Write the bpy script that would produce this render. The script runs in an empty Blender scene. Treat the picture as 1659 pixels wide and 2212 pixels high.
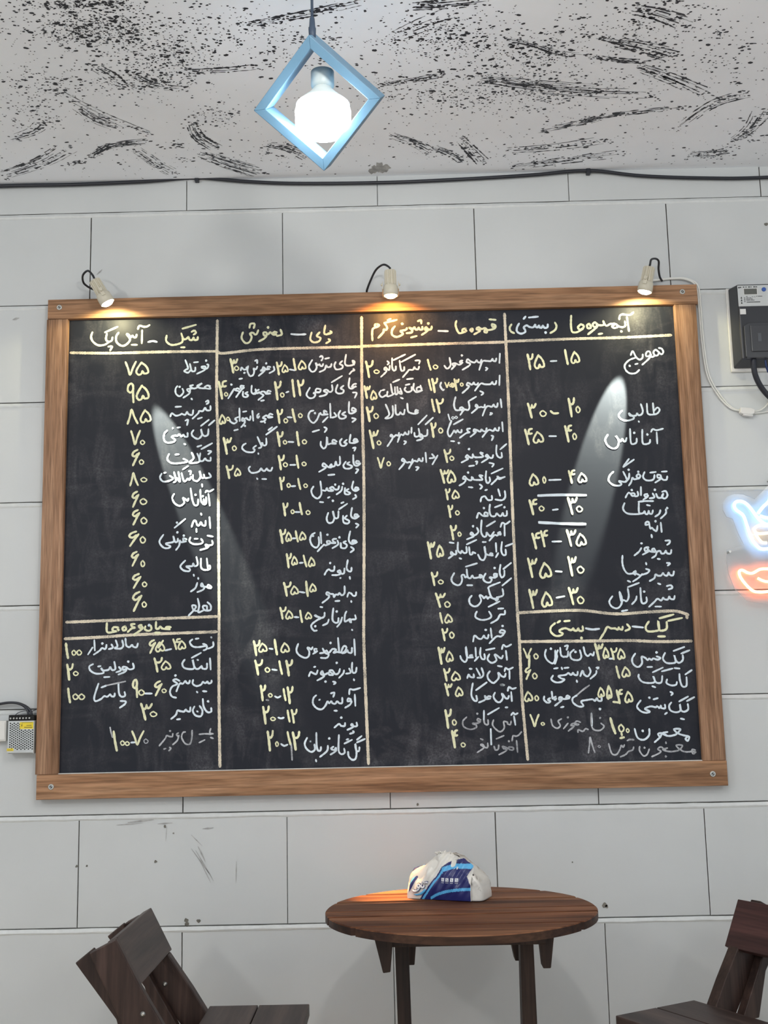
import bpy, bmesh, math, random
from mathutils import Vector, Matrix

SC = bpy.context.scene
COL = SC.collection
PI = math.pi

# ------------------------------------------------------------------ camera
cd = bpy.data.cameras.new('camera'); cam = bpy.data.objects.new('camera', cd); COL.objects.link(cam)
_r = Vector((.9997, .0109, -.0211)); _u = Vector((.0226, -.1576, .9872)); _f = Vector((-.0074, .9874, .1578))
_f.normalize(); _r = (_r - _f * _r.dot(_f)).normalized(); _u = _r.cross(_f)
cam.matrix_world = Matrix(((_r.x, _u.x, -_f.x, .8555), (_r.y, _u.y, -_f.y, -3.1744), (_r.z, _u.z, -_f.z, 1.2215), (0, 0, 0, 1)))
cd.sensor_fit = 'VERTICAL'; cd.sensor_height = 36.0; cd.lens = 2500.0 / 2212.0 * 36.0
cd.clip_start = .05; cd.clip_end = 60
SC.camera = cam

# ------------------------------------------------------------------ light and exposure
SC.view_settings.view_transform = 'Standard'; SC.view_settings.look = 'None'
SC.view_settings.gamma = 1.0; SC.view_settings.use_curve_mapping = False
SC.view_settings.exposure = .87
wd = bpy.data.worlds.new('room_ambience'); SC.world = wd; wd.use_nodes = True
wd.node_tree.nodes['Background'].inputs[0].default_value = (.86, .93, 1.0, 1)
wd.node_tree.nodes['Background'].inputs[1].default_value = .42
BULB_STRENGTH = 20.0
def point(name, loc, energy, col, radius):
    l = bpy.data.lights.new(name, 'POINT'); l.energy = energy; l.color = col; l.shadow_soft_size = radius
    o = bpy.data.objects.new(name, l); o.location = loc; COL.objects.link(o); return o
def spot(name, loc, direction, energy, col, angle, blend, radius=.004):
    l = bpy.data.lights.new(name, 'SPOT'); l.energy = energy; l.color = col; l.spot_size = angle; l.spot_blend = blend
    l.shadow_soft_size = radius
    o = bpy.data.objects.new(name, l); o.location = loc
    o.rotation_euler = Vector(direction).to_track_quat('-Z', 'Y').to_euler(); COL.objects.link(o); return o
# the other pendant bulbs of the room, behind the photographer's frame
point('room_bulb_light', (1.0, -2.0, 2.45), 16, (1, .97, .93), .06)
point('room_bulb_light', (-1.3, -3.2, 2.45), 28, (1, .97, .92), .06)
point('room_bulb_light', (2.9, -3.4, 2.45), 12, (1, .97, .92), .06)

# ------------------------------------------------------------------ materials
MATS = {}
def new_mat(name):
    m = bpy.data.materials.new(name); m.use_nodes = True
    nt = m.node_tree; b = nt.nodes['Principled BSDF']; MATS[name] = m
    return m, nt, b
def c4(c): return (c[0], c[1], c[2], 1)
def simple(name, col, rough=.5, metal=0.0, spec=.5, noise=0.0, scale=20.0, bump=0.0, emit=None, es=0.0):
    m, nt, b = new_mat(name)
    b.inputs['Base Color'].default_value = c4(col); b.inputs['Roughness'].default_value = rough
    b.inputs['Metallic'].default_value = metal; b.inputs['Specular IOR Level'].default_value = spec
    if emit: b.inputs['Emission Color'].default_value = c4(emit); b.inputs['Emission Strength'].default_value = es
    if noise or bump:
        tc = nt.nodes.new('ShaderNodeTexCoord'); n = nt.nodes.new('ShaderNodeTexNoise')
        n.inputs['Scale'].default_value = scale; n.inputs['Detail'].default_value = 6
        nt.links.new(tc.outputs['Object'], n.inputs['Vector'])
        if noise:
            mr = nt.nodes.new('ShaderNodeMapRange'); mr.inputs['From Min'].default_value = .3; mr.inputs['From Max'].default_value = .7
            mr.inputs['To Min'].default_value = 1 - noise; mr.inputs['To Max'].default_value = 1 + noise * .5
            mx = nt.nodes.new('ShaderNodeMix'); mx.data_type = 'RGBA'; mx.blend_type = 'MULTIPLY'; mx.inputs[0].default_value = 1
            mx.inputs[6].default_value = c4(col)
            nt.links.new(n.outputs['Fac'], mr.inputs['Value'])
            cb = nt.nodes.new('ShaderNodeCombineColor')
            for i in range(3): nt.links.new(mr.outputs['Result'], cb.inputs[i])
            nt.links.new(cb.outputs[0], mx.inputs[7]); nt.links.new(mx.outputs[2], b.inputs['Base Color'])
        if bump:
            bp = nt.nodes.new('ShaderNodeBump'); bp.inputs['Strength'].default_value = bump; bp.inputs['Distance'].default_value = .002
            nt.links.new(n.outputs['Fac'], bp.inputs['Height']); nt.links.new(bp.outputs['Normal'], b.inputs['Normal'])
    return m
def wood(name, c1, c2, c3, axis='X', rough=.5, freq=22.0, bump=.15, spec=.4):
    """long grain along one object axis: stretched noise bent by a wide noise, plus fine pores"""
    m, nt, b = new_mat(name); N = nt.nodes; L = nt.links
    tc = N.new('ShaderNodeTexCoord'); mp = N.new('ShaderNodeMapping')
    s = {'X': (.05, 1, 1), 'Y': (1, .05, 1), 'Z': (1, 1, .05)}[axis]
    mp.inputs['Scale'].default_value = s
    L.new(tc.outputs['Object'], mp.inputs['Vector'])
    n1 = N.new('ShaderNodeTexNoise'); n1.inputs['Scale'].default_value = freq * 2.2; n1.inputs['Detail'].default_value = 5; n1.inputs['Distortion'].default_value = .9
    n2 = N.new('ShaderNodeTexNoise'); n2.inputs['Scale'].default_value = freq * 11; n2.inputs['Detail'].default_value = 3
    n3 = N.new('ShaderNodeTexNoise'); n3.inputs['Scale'].default_value = freq * .6; n3.inputs['Detail'].default_value = 2
    for n in (n1, n2, n3): L.new(mp.outputs[0], n.inputs['Vector'])
    r = N.new('ShaderNodeValToRGB'); e = r.color_ramp.elements
    e[0].position = .34; e[0].color = c4(c1); e[1].position = .66; e[1].color = c4(c3)
    k = r.color_ramp.elements.new(.5); k.color = c4(c2)
    L.new(n1.outputs['Fac'], r.inputs[0])
    r2 = N.new('ShaderNodeMapRange'); r2.inputs['From Min'].default_value = .3; r2.inputs['From Max'].default_value = .62
    r2.inputs['To Min'].default_value = .62; r2.inputs['To Max'].default_value = 1.08
    L.new(n2.outputs['Fac'], r2.inputs['Value'])
    r3 = N.new('ShaderNodeMapRange'); r3.inputs['From Min'].default_value = .3; r3.inputs['From Max'].default_value = .7
    r3.inputs['To Min'].default_value = .75; r3.inputs['To Max'].default_value = 1.18
    L.new(n3.outputs['Fac'], r3.inputs['Value'])
    mu = N.new('ShaderNodeMath'); mu.operation = 'MULTIPLY'; L.new(r2.outputs[0], mu.inputs[0]); L.new(r3.outputs[0], mu.inputs[1])
    sc = N.new('ShaderNodeVectorMath'); sc.operation = 'SCALE'; L.new(r.outputs[0], sc.inputs[0]); L.new(mu.outputs[0], sc.inputs['Scale'])
    L.new(sc.outputs[0], b.inputs['Base Color'])
    b.inputs['Roughness'].default_value = rough; b.inputs['Specular IOR Level'].default_value = spec
    bp = N.new('ShaderNodeBump'); bp.inputs['Strength'].default_value = bump; bp.inputs['Distance'].default_value = .001
    L.new(n2.outputs['Fac'], bp.inputs['Height']); L.new(bp.outputs[0], b.inputs['Normal'])
    return m
def glow(name, col, strength):
    m, nt, b = new_mat(name); nt.nodes.remove(b)
    e = nt.nodes.new('ShaderNodeEmission'); e.inputs[0].default_value = c4(col); e.inputs[1].default_value = strength
    nt.links.new(e.outputs[0], nt.nodes['Material Output'].inputs[0]); return m

M = {}
M['paint'] = simple('wall_paint', (.585, .605, .605), .42, 0, .45, .05, 3.0, .05)
M['crack'] = simple('joint_crack', (.20, .19, .165), .8, 0, .2, .7, 26.0)
M['mortar'] = simple('painted_mortar', (.645, .665, .66), .4, 0, .45, .06, 60.0, .35)
M['scuff'] = simple('wall_scuff', (.42, .42, .41), .7, 0, .2, .3, 60)
M['ceiling'] = simple('ceiling_paper', (.88, .91, .955), .7, 0, .2, .03, 6.0)
M['ink'] = simple('black_splatter', (.012, .014, .022), .5)
M['floor'] = simple('floor_tile', (.58, .48, .36), .4, 0, .4, .2, 8.0)
M['frame_h'] = wood('walnut_rail', (.25, .128, .066), (.35, .19, .102), (.43, .248, .142), 'X', .5, 20, .15, .2)
M['frame_v'] = wood('walnut_stile', (.22, .118, .064), (.32, .178, .105), (.41, .245, .15), 'Z', .5, 22, .15, .2)
M['table'] = wood('worn_table_wood', (.070, .024, .011), (.165, .066, .031), (.25, .115, .058), 'X', .55, 12, .3, .15)
M['tableedge'] = wood('shaded_table_edge_wood', (.022, .010, .007), (.045, .020, .012), (.07, .034, .019), 'X', .5, 12, .3, .25)  # edge wood darkened to paint the shadow lines between the planks
M['leg'] = wood('dark_leg_wood', (.018, .010, .008), (.032, .018, .013), (.05, .028, .02), 'Z', .5, 14, .25, .3)
M['chair_y'] = wood('dark_chair_wood_across', (.030, .019, .016), (.050, .032, .027), (.075, .050, .042), 'Y', .45, 14, .3, .35)
M['chair_z'] = wood('dark_chair_wood_upright', (.026, .014, .011), (.042, .023, .018), (.062, .036, .029), 'Z', .45, 14, .3, .35)
M['redchair'] = wood('reddish_chair_wood', (.040, .016, .015), (.062, .025, .023), (.085, .036, .033), 'Y', .45, 12, .3, .35)
M['blackrub'] = simple('black_rubber', (.012, .012, .015), .45)
M['blackcable'] = simple('black_cable', (.014, .016, .024), .4)
M['bluecable'] = simple('blue_wire', (.01, .03, .12), .4)
M['whitecable'] = simple('white_cable', (.74, .74, .70), .4)
M['whiteplastic'] = simple('white_plastic', (.72, .71, .68), .45)
M['lampbody'] = simple('cream_lamp_body', (.60, .56, .45), .45)
M['steel'] = simple('screw_steel', (.55, .55, .52), .3, .9)
M['socket'] = simple('screw_recess', (.03, .03, .03), .6)
M['galv'] = simple('galvanised_case', (.55, .57, .57), .38, .35, .5, .08, 30)
M['hole'] = simple('vent_hole', (.008, .008, .008), .8)
M['yellow'] = simple('yellow_sticker', (.80, .62, .03), .5)
M['print'] = simple('printed_black', (.03, .03, .03), .6)
M['meter'] = simple('meter_case', (.022, .024, .030), .38)
M['meterside'] = simple('meter_side', (.075, .083, .095), .5)
M['meterlabel'] = simple('meter_label', (.52, .54, .54), .5)
M['lcd'] = simple('lcd_grey', (.10, .105, .095), .25)
M['smoke'] = simple('smoked_cover', (.045, .048, .055), .2)
M['bluebtn'] = simple('blue_mark', (.03, .09, .36), .4)
M['pendant'] = simple('pendant_flare_tint', (.11, .225, .33), .5)  # dark frame, with the lens flare veil over it mixed into the colour
M['pcord'] = simple('pendant_cord', (.03, .05, .085), .5)
M['psocket'] = simple('socket_white', (.55, .62, .62), .4)
M['bulb'] = glow('bulb_light', (.92, .97, 1), BULB_STRENGTH)
M['bulbbase'] = simple('bulb_base_white', (.72, .78, .75), .4)
M['lensw'] = glow('cool_lens', (1, .97, .82), 22)
M['lenso'] = glow('warm_lens', (1, .72, .30), 16)
M['neonw'] = glow('neon_white', (.30, .56, 1.0), 6)
M['neonc'] = glow('neon_warm', (1.0, .62, .28), 3)
M['neonr'] = glow('neon_orange', (1.0, .20, .065), 10)
M['navy'] = simple('pack_navy', (.018, .022, .13), .28)
M['sky'] = simple('pack_light_blue', (.10, .42, .74), .28)
M['packwhite'] = simple('pack_white', (.70, .68, .63), .32, 0, .5, .06, 40)
M['iconwhite'] = simple('pack_icon_white', (.74, .76, .80), .4)
M['rim'] = simple('white_trim', (.70, .70, .68), .35)
M['fluff'] = simple('grey_lint', (.30, .25, .2), .9)

def board_mat():
    m, nt, b = new_mat('slate_board'); N = nt.nodes; L = nt.links
    tc = N.new('ShaderNodeTexCoord')
    def noise(scale, stretch, detail=6, dist=0.0, rot=0.0):
        mp = N.new('ShaderNodeMapping'); mp.inputs['Scale'].default_value = stretch; mp.inputs['Rotation'].default_value = (0, rot, 0)
        L.new(tc.outputs['Object'], mp.inputs[0])
        n = N.new('ShaderNodeTexNoise'); n.inputs['Scale'].default_value = scale; n.inputs['Detail'].default_value = detail; n.inputs['Distortion'].default_value = dist
        L.new(mp.outputs[0], n.inputs['Vector']); return n
    def rng(n, a, bb, lo, hi):
        r = N.new('ShaderNodeMapRange'); r.inputs['From Min'].default_value = a; r.inputs['From Max'].default_value = bb
        r.inputs['To Min'].default_value = lo; r.inputs['To Max'].default_value = hi
        L.new(n.outputs['Fac'], r.inputs['Value']); return r.outputs[0]
    def mul(a, c):
        k = N.new('ShaderNodeMath'); k.operation = 'MULTIPLY'; L.new(a, k.inputs[0]); L.new(c, k.inputs[1]); return k.outputs[0]
    def add(a, c):
        k = N.new('ShaderNodeMath'); k.operation = 'ADD'; L.new(a, k.inputs[0]); L.new(c, k.inputs[1]); return k.outputs[0]
    big = rng(noise(2.6, (1, 1, 1), 4), .40, .68, 0, 1)
    wipe = rng(noise(26, (1, 1, .3), 5, .8, .5), .45, .75, 0, 1)
    wipe2 = rng(noise(14, (.35, 1, 1), 6, 1.2, .6), .5, .8, 0, 1)
    fine = rng(noise(240, (1, 1, 1), 2), .35, .75, .3, 1)
    dust = mul(mul(add(wipe, wipe2), big), fine)
    mx = N.new('ShaderNodeMix'); mx.data_type = 'RGBA'
    sc = N.new('ShaderNodeMath'); sc.operation = 'MULTIPLY'; sc.inputs[1].default_value = .24; L.new(dust, sc.inputs[0])
    L.new(sc.outputs[0], mx.inputs[0])
    mx.inputs[6].default_value = (.016, .018, .026, 1); mx.inputs[7].default_value = (.42, .40, .42, 1)
    L.new(mx.outputs[2], b.inputs['Base Color'])
    b.inputs['Roughness'].default_value = .5; b.inputs['Specular IOR Level'].default_value = .22
    bp = N.new('ShaderNodeBump'); bp.inputs['Strength'].default_value = .10; bp.inputs['Distance'].default_value = .0008
    L.new(noise(70, (.08, 1, 1), 3).outputs['Fac'], bp.inputs['Height']); L.new(bp.outputs[0], b.inputs['Normal'])
    return m
M['board'] = board_mat()
def chalk_mat(name, col, lo, keep):
    """chalk that lets the board show through its grain"""
    m, nt, b = new_mat(name); N = nt.nodes; L = nt.links
    tc = N.new('ShaderNodeTexCoord'); n = N.new('ShaderNodeTexNoise'); n.inputs['Scale'].default_value = 330; n.inputs['Detail'].default_value = 3
    n2 = N.new('ShaderNodeTexNoise'); n2.inputs['Scale'].default_value = 28; n2.inputs['Detail'].default_value = 2
    L.new(tc.outputs['Object'], n.inputs['Vector']); L.new(tc.outputs['Object'], n2.inputs['Vector'])
    ad = N.new('ShaderNodeMath'); ad.operation = 'ADD'; L.new(n.outputs['Fac'], ad.inputs[0]); L.new(n2.outputs['Fac'], ad.inputs[1])
    r = N.new('ShaderNodeMapRange'); r.inputs['From Min'].default_value = .72; r.inputs['From Max'].default_value = 1.08
    r.inputs['To Min'].default_value = lo; r.inputs['To Max'].default_value = keep
    L.new(ad.outputs[0], r.inputs['Value'])
    mx = N.new('ShaderNodeMix'); mx.data_type = 'RGBA'; L.new(r.outputs[0], mx.inputs[0])
    mx.inputs[6].default_value = (.07, .075, .09, 1); mx.inputs[7].default_value = c4(col)
    L.new(mx.outputs[2], b.inputs['Base Color']); b.inputs['Roughness'].default_value = .9; b.inputs['Specular IOR Level'].default_value = .1
    return m
M['cw'] = chalk_mat('chalk_pale_blue', (.76, .86, .93), .78, 1)
M['cy'] = chalk_mat('chalk_pale_yellow', (.86, .86, .58), .78, 1)
M['cd'] = chalk_mat('chalk_faded', (.60, .62, .65), .3, .85)
M['cc'] = chalk_mat('chalk_cream_rule', (.78, .70, .55), .35, 1)
def acrylic():
    m, nt, b = new_mat('clear_acrylic'); nt.nodes.remove(b); N = nt.nodes; L = nt.links
    t = N.new('ShaderNodeBsdfTransparent'); t.inputs[0].default_value = (.99, .995, 1, 1)
    g = N.new('ShaderNodeBsdfGlossy'); g.inputs['Roughness'].default_value = .08
    f = N.new('ShaderNodeFresnel'); f.inputs[0].default_value = 1.45
    mx = N.new('ShaderNodeMixShader'); L.new(f.outputs[0], mx.inputs[0]); L.new(t.outputs[0], mx.inputs[1]); L.new(g.outputs[0], mx.inputs[2])
    L.new(mx.outputs[0], N['Material Output'].inputs[0]); return m
M['acrylic'] = acrylic(); M['acryledge'] = simple('acrylic_edge_highlight', (.82, .86, .88), .15)  # pale edge colour stands in for the bright highlight on the clear plate's rim

# ------------------------------------------------------------------ mesh builder
class MB:
    def __init__(s): s.v = []; s.f = []; s.m = []; s.sm = []
    def vert(s, p): s.v.append(tuple(p)); return len(s.v) - 1
    def face(s, idx, m=0, smooth=False): s.f.append(tuple(idx)); s.m.append(m); s.sm.append(smooth)
    def poly(s, pts, m=0): s.face([s.vert(p) for p in pts], m)
    def hexa(s, p, m=0):
        """p: 8 corners, bottom loop then top loop"""
        i = [s.vert(q) for q in p]
        for a in ((3, 2, 1, 0), (4, 5, 6, 7), (0, 1, 5, 4), (1, 2, 6, 5), (2, 3, 7, 6), (3, 0, 4, 7)): s.face([i[k] for k in a], m)
    def box(s, a, b, m=0, mat=None):
        x0, y0, z0 = a; x1, y1, z1 = b
        p = [Vector(q) for q in ((x0, y0, z0), (x1, y0, z0), (x1, y1, z0), (x0, y1, z0), (x0, y0, z1), (x1, y0, z1), (x1, y1, z1), (x0, y1, z1))]
        if mat: p = [mat @ q for q in p]
        s.hexa(p, m)
    def prism(s, poly, axis, a, b, m=0, mat=None):
        """extrude a 2-D outline along an axis ('X','Y','Z') from a to b"""
        def P(u, w, t):
            q = {'X': (t, u, w), 'Y': (u, t, w), 'Z': (u, w, t)}[axis]
            return mat @ Vector(q) if mat else q
        i = [s.vert(P(u, w, a)) for u, w in poly]; j = [s.vert(P(u, w, b)) for u, w in poly]
        n = len(poly); s.face(i[::-1], m); s.face(j, m)
        for k in range(n): s.face((i[k], i[(k + 1) % n], j[(k + 1) % n], j[k]), m)
    def tube(s, pts, r, n=10, m=0, closed=False, caps=True):
        pts = [Vector(p) for p in pts]; rings = []; N = len(pts); up = None
        for k in range(N):
            if closed: t = pts[(k + 1) % N] - pts[k - 1]
            else: t = pts[min(k + 1, N - 1)] - pts[max(k - 1, 0)]
            t.normalize()
            if up is None: up = t.orthogonal().normalized()
            up = (up - t * up.dot(t)).normalized(); w = t.cross(up)
            rr = r[k] if isinstance(r, (list, tuple)) else r
            rings.append([s.vert(pts[k] + (up * math.cos(2 * PI * q / n) + w * math.sin(2 * PI * q / n)) * rr) for q in range(n)])
        for k in range(N if closed else N - 1):
            A = rings[k]; B = rings[(k + 1) % N]
            for q in range(n): s.face((A[q], A[(q + 1) % n], B[(q + 1) % n], B[q]), m, True)
        if not closed and caps: s.face(rings[0][::-1], m); s.face(rings[-1], m)
    def lathe(s, prof, n=24, m=0, mat=None, smooth=True, rad=None):
        """prof: (radius, height) pairs turned about local Z; rad(q) scales the radius round the turn"""
        rings = []
        for r, h in prof:
            ring = []
            for q in range(n):
                k = rad(q, h) if rad else 1.0
                p = Vector((r * k * math.cos(2 * PI * q / n), r * k * math.sin(2 * PI * q / n), h))
                ring.append(s.vert(mat @ p if mat else p))
            rings.append(ring)
        for A, B in zip(rings, rings[1:]):
            for q in range(n): s.face((A[q], A[(q + 1) % n], B[(q + 1) % n], B[q]), m, smooth)
        s.face(rings[0][::-1], m); s.face(rings[-1], m)
    def build(s, name, mats, parent=None, bevel=0.0, loc=None, seg=2):
        me = bpy.data.meshes.new(name); me.from_pydata(s.v, [], s.f)
        if not isinstance(mats, (list, tuple)): mats = [mats]
        for mt in mats: me.materials.append(mt)
        me.polygons.foreach_set('material_index', s.m); me.polygons.foreach_set('use_smooth', s.sm); me.update()
        bm = bmesh.new(); bm.from_mesh(me); bmesh.ops.recalc_face_normals(bm, faces=bm.faces); bm.to_mesh(me); bm.free()
        o = bpy.data.objects.new(name, me); COL.objects.link(o)
        if parent is not None: o.parent = parent
        if loc is not None: o.location = loc
        if bevel:
            b = o.modifiers.new('bevel', 'BEVEL'); b.width = bevel; b.segments = seg; b.limit_method = 'ANGLE'; b.angle_limit = .6
        return o
def tag(o, label, cat, group=None):
    o['label'] = label; o['category'] = cat
    if group: o['group'] = group
    return o
def thing(name, label, cat, loc=(0, 0, 0), rz=0.0, group=None):
    o = bpy.data.objects.new(name, None); COL.objects.link(o); o.location = loc; o.rotation_euler = (0, 0, rz)
    o.empty_display_size = .05
    return tag(o, label, cat, group)
def struct(o): o['kind'] = 'structure'; return o
def smooth_path(pts, sub=6, closed=False):
    P = [Vector(p) for p in pts]; n = len(P)
    if n < 3: return P
    out = []
    for i in range(n if closed else n - 1):
        if closed: a, b, c, d = P[i - 1], P[i], P[(i + 1) % n], P[(i + 2) % n]
        else: a, b, c, d = P[max(i - 1, 0)], P[i], P[i + 1], P[min(i + 2, n - 1)]
        for k in range(sub):
            t = k / sub
            out.append(.5 * ((2 * b) + (c - a) * t + (2 * a - 5 * b + 4 * c - d) * t * t + (3 * b - a - 3 * c + d) * t ** 3))
    if not closed: out.append(P[-1])
    return out
def frame_from(axis, origin, roll=Vector((0, 0, 1))):
    z = Vector(axis).normalized(); x = roll.cross(z)
    if x.length < 1e-4: x = Vector((1, 0, 0))
    x.normalize(); y = z.cross(x)
    return Matrix(((x.x, y.x, z.x, origin[0]), (x.y, y.y, z.y, origin[1]), (x.z, y.z, z.z, origin[2]), (0, 0, 0, 1)))

# ------------------------------------------------------------------ the room
CEIL = 2.7199
def build_wall():
    rnd = random.Random(3); b = MB()
    zs = [CEIL + .05, 2.628, 2.3515, 2.065, 1.7785, 1.4905, 1.209, .9265, .637, .352, .066, -.03]
    X0, X1 = -2.6, 4.2; W = .5552
    tilt = lambda x, z: z                                # courses run level
    for k in range(len(zs) - 1):
        top = zs[k] - (.0125 if k else 0); bot = zs[k + 1] + .0012
        off = .277 if k % 2 == 0 else 0.0
        n0 = int((X0 - off) / W) - 1; x = off + n0 * W
        while x < X1:
            a = x + .0011 + rnd.uniform(-.0004, .0004); c = x + W - .0011 + rnd.uniform(-.0004, .0004); y = rnd.uniform(-.0006, .0006)
            e = .0016
            # block face with a small worn arris and reveals running back into the joint
            o_ = [(a, .007, bot), (c, .007, bot), (c, .007, top), (a, .007, top)]
            m_ = [(a, y + .001, bot), (c, y + .001, bot), (c, y + .001, top), (a, y + .001, top)]
            i_ = [(a + e, y, bot + e), (c - e, y, bot + e), (c - e, y, top - e), (a + e, y, top - e)]
            io = [b.vert(p) for p in o_]; im = [b.vert(p) for p in m_]; ii = [b.vert(p) for p in i_]
            b.face(ii, 0)
            for q in range(4):
                r = (q + 1) % 4
                b.face((im[q], im[r], ii[r], ii[q]), 0); b.face((io[q], io[r], im[r], im[q]), 1)
            x += W
        if k:
            z = zs[k]; n = 170; prev = None
            for q in range(n + 1):                        # smeared mortar lip below each crack
                xx = X0 + (X1 - X0) * q / n
                w1 = rnd.uniform(-.0006, .0006); w2 = rnd.uniform(-.001, .001); w3 = rnd.uniform(-.0012, .0012)
                ring = [b.vert((xx, .006, z - .0010 + w1)), b.vert((xx, -.0005, z - .0014 + w1)), b.vert((xx, -.0042 + w2 * .3, z - .0095 + w2)), b.vert((xx, .0002, z - .0150 + w3))]
                if prev:
                    for t in range(3): b.face((prev[t], ring[t], ring[t + 1], prev[t + 1]), 2, t == 2)
                prev = ring
    b.poly([(X0, .0065, -.03), (X1, .0065, -.03), (X1, .0065, CEIL + .05), (X0, .0065, CEIL + .05)], 1)
    b.box((X0, .0066, -.03), (X1, .12, CEIL + .05), 0)
    # drilled holes, chips and pencil scuffs
    def blob(x, z, r, m=3, n=9, y=-.0012):
        b.poly([(x + r * rnd.uniform(.6, 1.2) * math.cos(2 * PI * q / n), y, z + r * rnd.uniform(.6, 1.2) * math.sin(2 * PI * q / n)) for q in range(n)], m)
    for x, z, r in HOLES: blob(x, z, r, 1)
    for x0, z0, x1, z1, w in SCUFFS:
        d = Vector((x1 - x0, 0, z1 - z0)); p = Vector((-d.z, 0, d.x)).normalized() * w
        A = Vector((x0, -.0011, z0)); B = Vector((x1, -.0011, z1))
        b.poly([A - p * .3, A + p * .3, (A + B) / 2 + p, B + p * .2, B - p * .2, (A + B) / 2 - p], 3)
    o = b.build('wall_back', [M['paint'], M['crack'], M['mortar'], M['scuff']]); return struct(o)
HOLES = [(.2892, .652, .006), (.290, .641, .0065), (.320, .650, .0055), (.206, .803, .0042), (.023, .795, .003), (-.004, .795, .004), (.23, .893, .004), (.253, .875, .003), (1.39, .669, .007), (1.395, .666, .005), (.905, .936, .004), (1.95, 2.543, .006), (.098, .511, .003), (1.31, .78, .002)]
SCUFFS = [(.13, .905, .20, .911, .0025), (.10, .899, .17, .903, .0015), (.30, .835, .352, .765, .0012), (.312, .83, .36, .75, .0015), (.318, .84, .338, .80, .002), (.325, .80, .353, .745, .0012), (.42, .80, .4195, .745, .0012), (.235, .893, .232, .855, .001), (.21, .90, .25, .902, .002), (.33, .885, .36, .887, .002), (.30, .87, .33, .84, .0012), (.02, 2.44, .035, 2.455, .002), (-.22, 2.31, -.2, 2.315, .004)]
build_wall()

def build_ceiling():
    rnd = random.Random(11); b = MB(); z = CEIL
    b.box((-2.6, -4.6, z), (4.2, .12, z + .08), 0)
    cnt = [0]
    def zz(): cnt[0] += 1; return z - .0003 - (cnt[0] % 997) * 1.5e-7
    def drop(x, y, r, st=1.0, ang=0.0, n=7):
        if y > -.004: return
        k = zz(); ca, sa = math.cos(ang), math.sin(ang); P = []
        for q in range(n):
            t = 2 * PI * q / n; u = r * st * math.cos(t) * rnd.uniform(.75, 1.2); w = r * math.sin(t) * rnd.uniform(.75, 1.2)
            P.append((x + u * ca - w * sa, min(y + u * sa + w * ca, -.003), k))
        b.poly(P, 1)
    def strand(pts, w):
        """a dry-brush bristle mark: a thin ribbon that swells, thins and breaks"""
        prev = None; k = zz(); n = len(pts)
        for i, p in enumerate(pts):
            t = pts[min(i + 1, n - 1)] - pts[max(i - 1, 0)]; t.normalize(); s = Vector((-t.y, t.x, 0))
            ww = w * rnd.choice((.25, .5, .7, 1, 1, 1.5)) * (.35 + .65 * math.sin(PI * min(1, (i + .6) / n)))
            if rnd.random() < .10: prev = None; continue
            A = p + s * ww; B = p - s * ww
            A.z = B.z = k
            if A.y > -.003 or B.y > -.003: prev = None; continue
            if prev: b.poly([prev[0], A, B, prev[1]], 1)
            prev = (A, B)
    for pts, spread, nb in STROKES:
        base = smooth_path([Vector((p[0], p[1], 0)) for p in pts], 14)
        L = sum((base[i + 1] - base[i]).length for i in range(len(base) - 1))
        for q in range(nb):
            o = (q / max(1, nb - 1) - .5) * spread * 2.3 if nb > 1 else 0
            o += rnd.uniform(-.2, .2) * spread
            a0 = rnd.uniform(0, .25); a1 = rnd.uniform(.72, 1.0)
            i0 = int(a0 * (len(base) - 1)); i1 = int(a1 * (len(base) - 1))
            seg = []
            for i in range(i0, i1 + 1):
                t = base[min(i + 1, len(base) - 1)] - base[max(i - 1, 0)]; t.normalize(); s = Vector((-t.y, t.x, 0))
                fan = .75 + .5 * i / len(base)
                seg.append(base[i] + s * (o * fan + rnd.uniform(-.0006, .0006)))
            if len(seg) > 2: strand(seg, rnd.uniform(.0008, .0034))
        for q in range(int(L * 150 + 8)):                 # blots and flicked drops along the stroke
            p = rnd.choice(base); drop(p.x + rnd.gauss(0, .01), p.y + rnd.gauss(0, spread * .75), rnd.uniform(.001, .0036), rnd.uniform(1, 2.2), rnd.uniform(-.4, .4))
    for cx, cy, rx, ry, n in CLOUDS:
        for q in range(int(n * .95)):
            u, w = rnd.gauss(0, .5), rnd.gauss(0, .5)
            drop(cx + u * rx, cy + w * ry, min(.0052, .0010 + rnd.expovariate(1 / .0009)), rnd.uniform(1, 1.7), rnd.uniform(-.6, .6), 6)
    for q in range(1900): drop(rnd.uniform(-.45, 2.15), rnd.uniform(-1.05, -.02), min(.004, .0008 + rnd.expovariate(1 / .0007)), rnd.uniform(1, 1.6), rnd.uniform(-.6, .6), 6)
    for k in range(5):                                   # grey plaster smudge over the wall junction behind the pendant
        cx, cy = .822 + k * .009, -.038 - (k % 3) * .012; n = 12
        b.poly([(cx + rnd.uniform(.008, .02) * math.cos(2 * PI * q / n), min(-.004, cy + rnd.uniform(.012, .03) * math.sin(2 * PI * q / n)), z - .0002 - k * 1e-5) for q in range(n)], 2)
    o = b.build('ceiling', [M['ceiling'], M['ink'], M['scuff']]); return struct(o)
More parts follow.
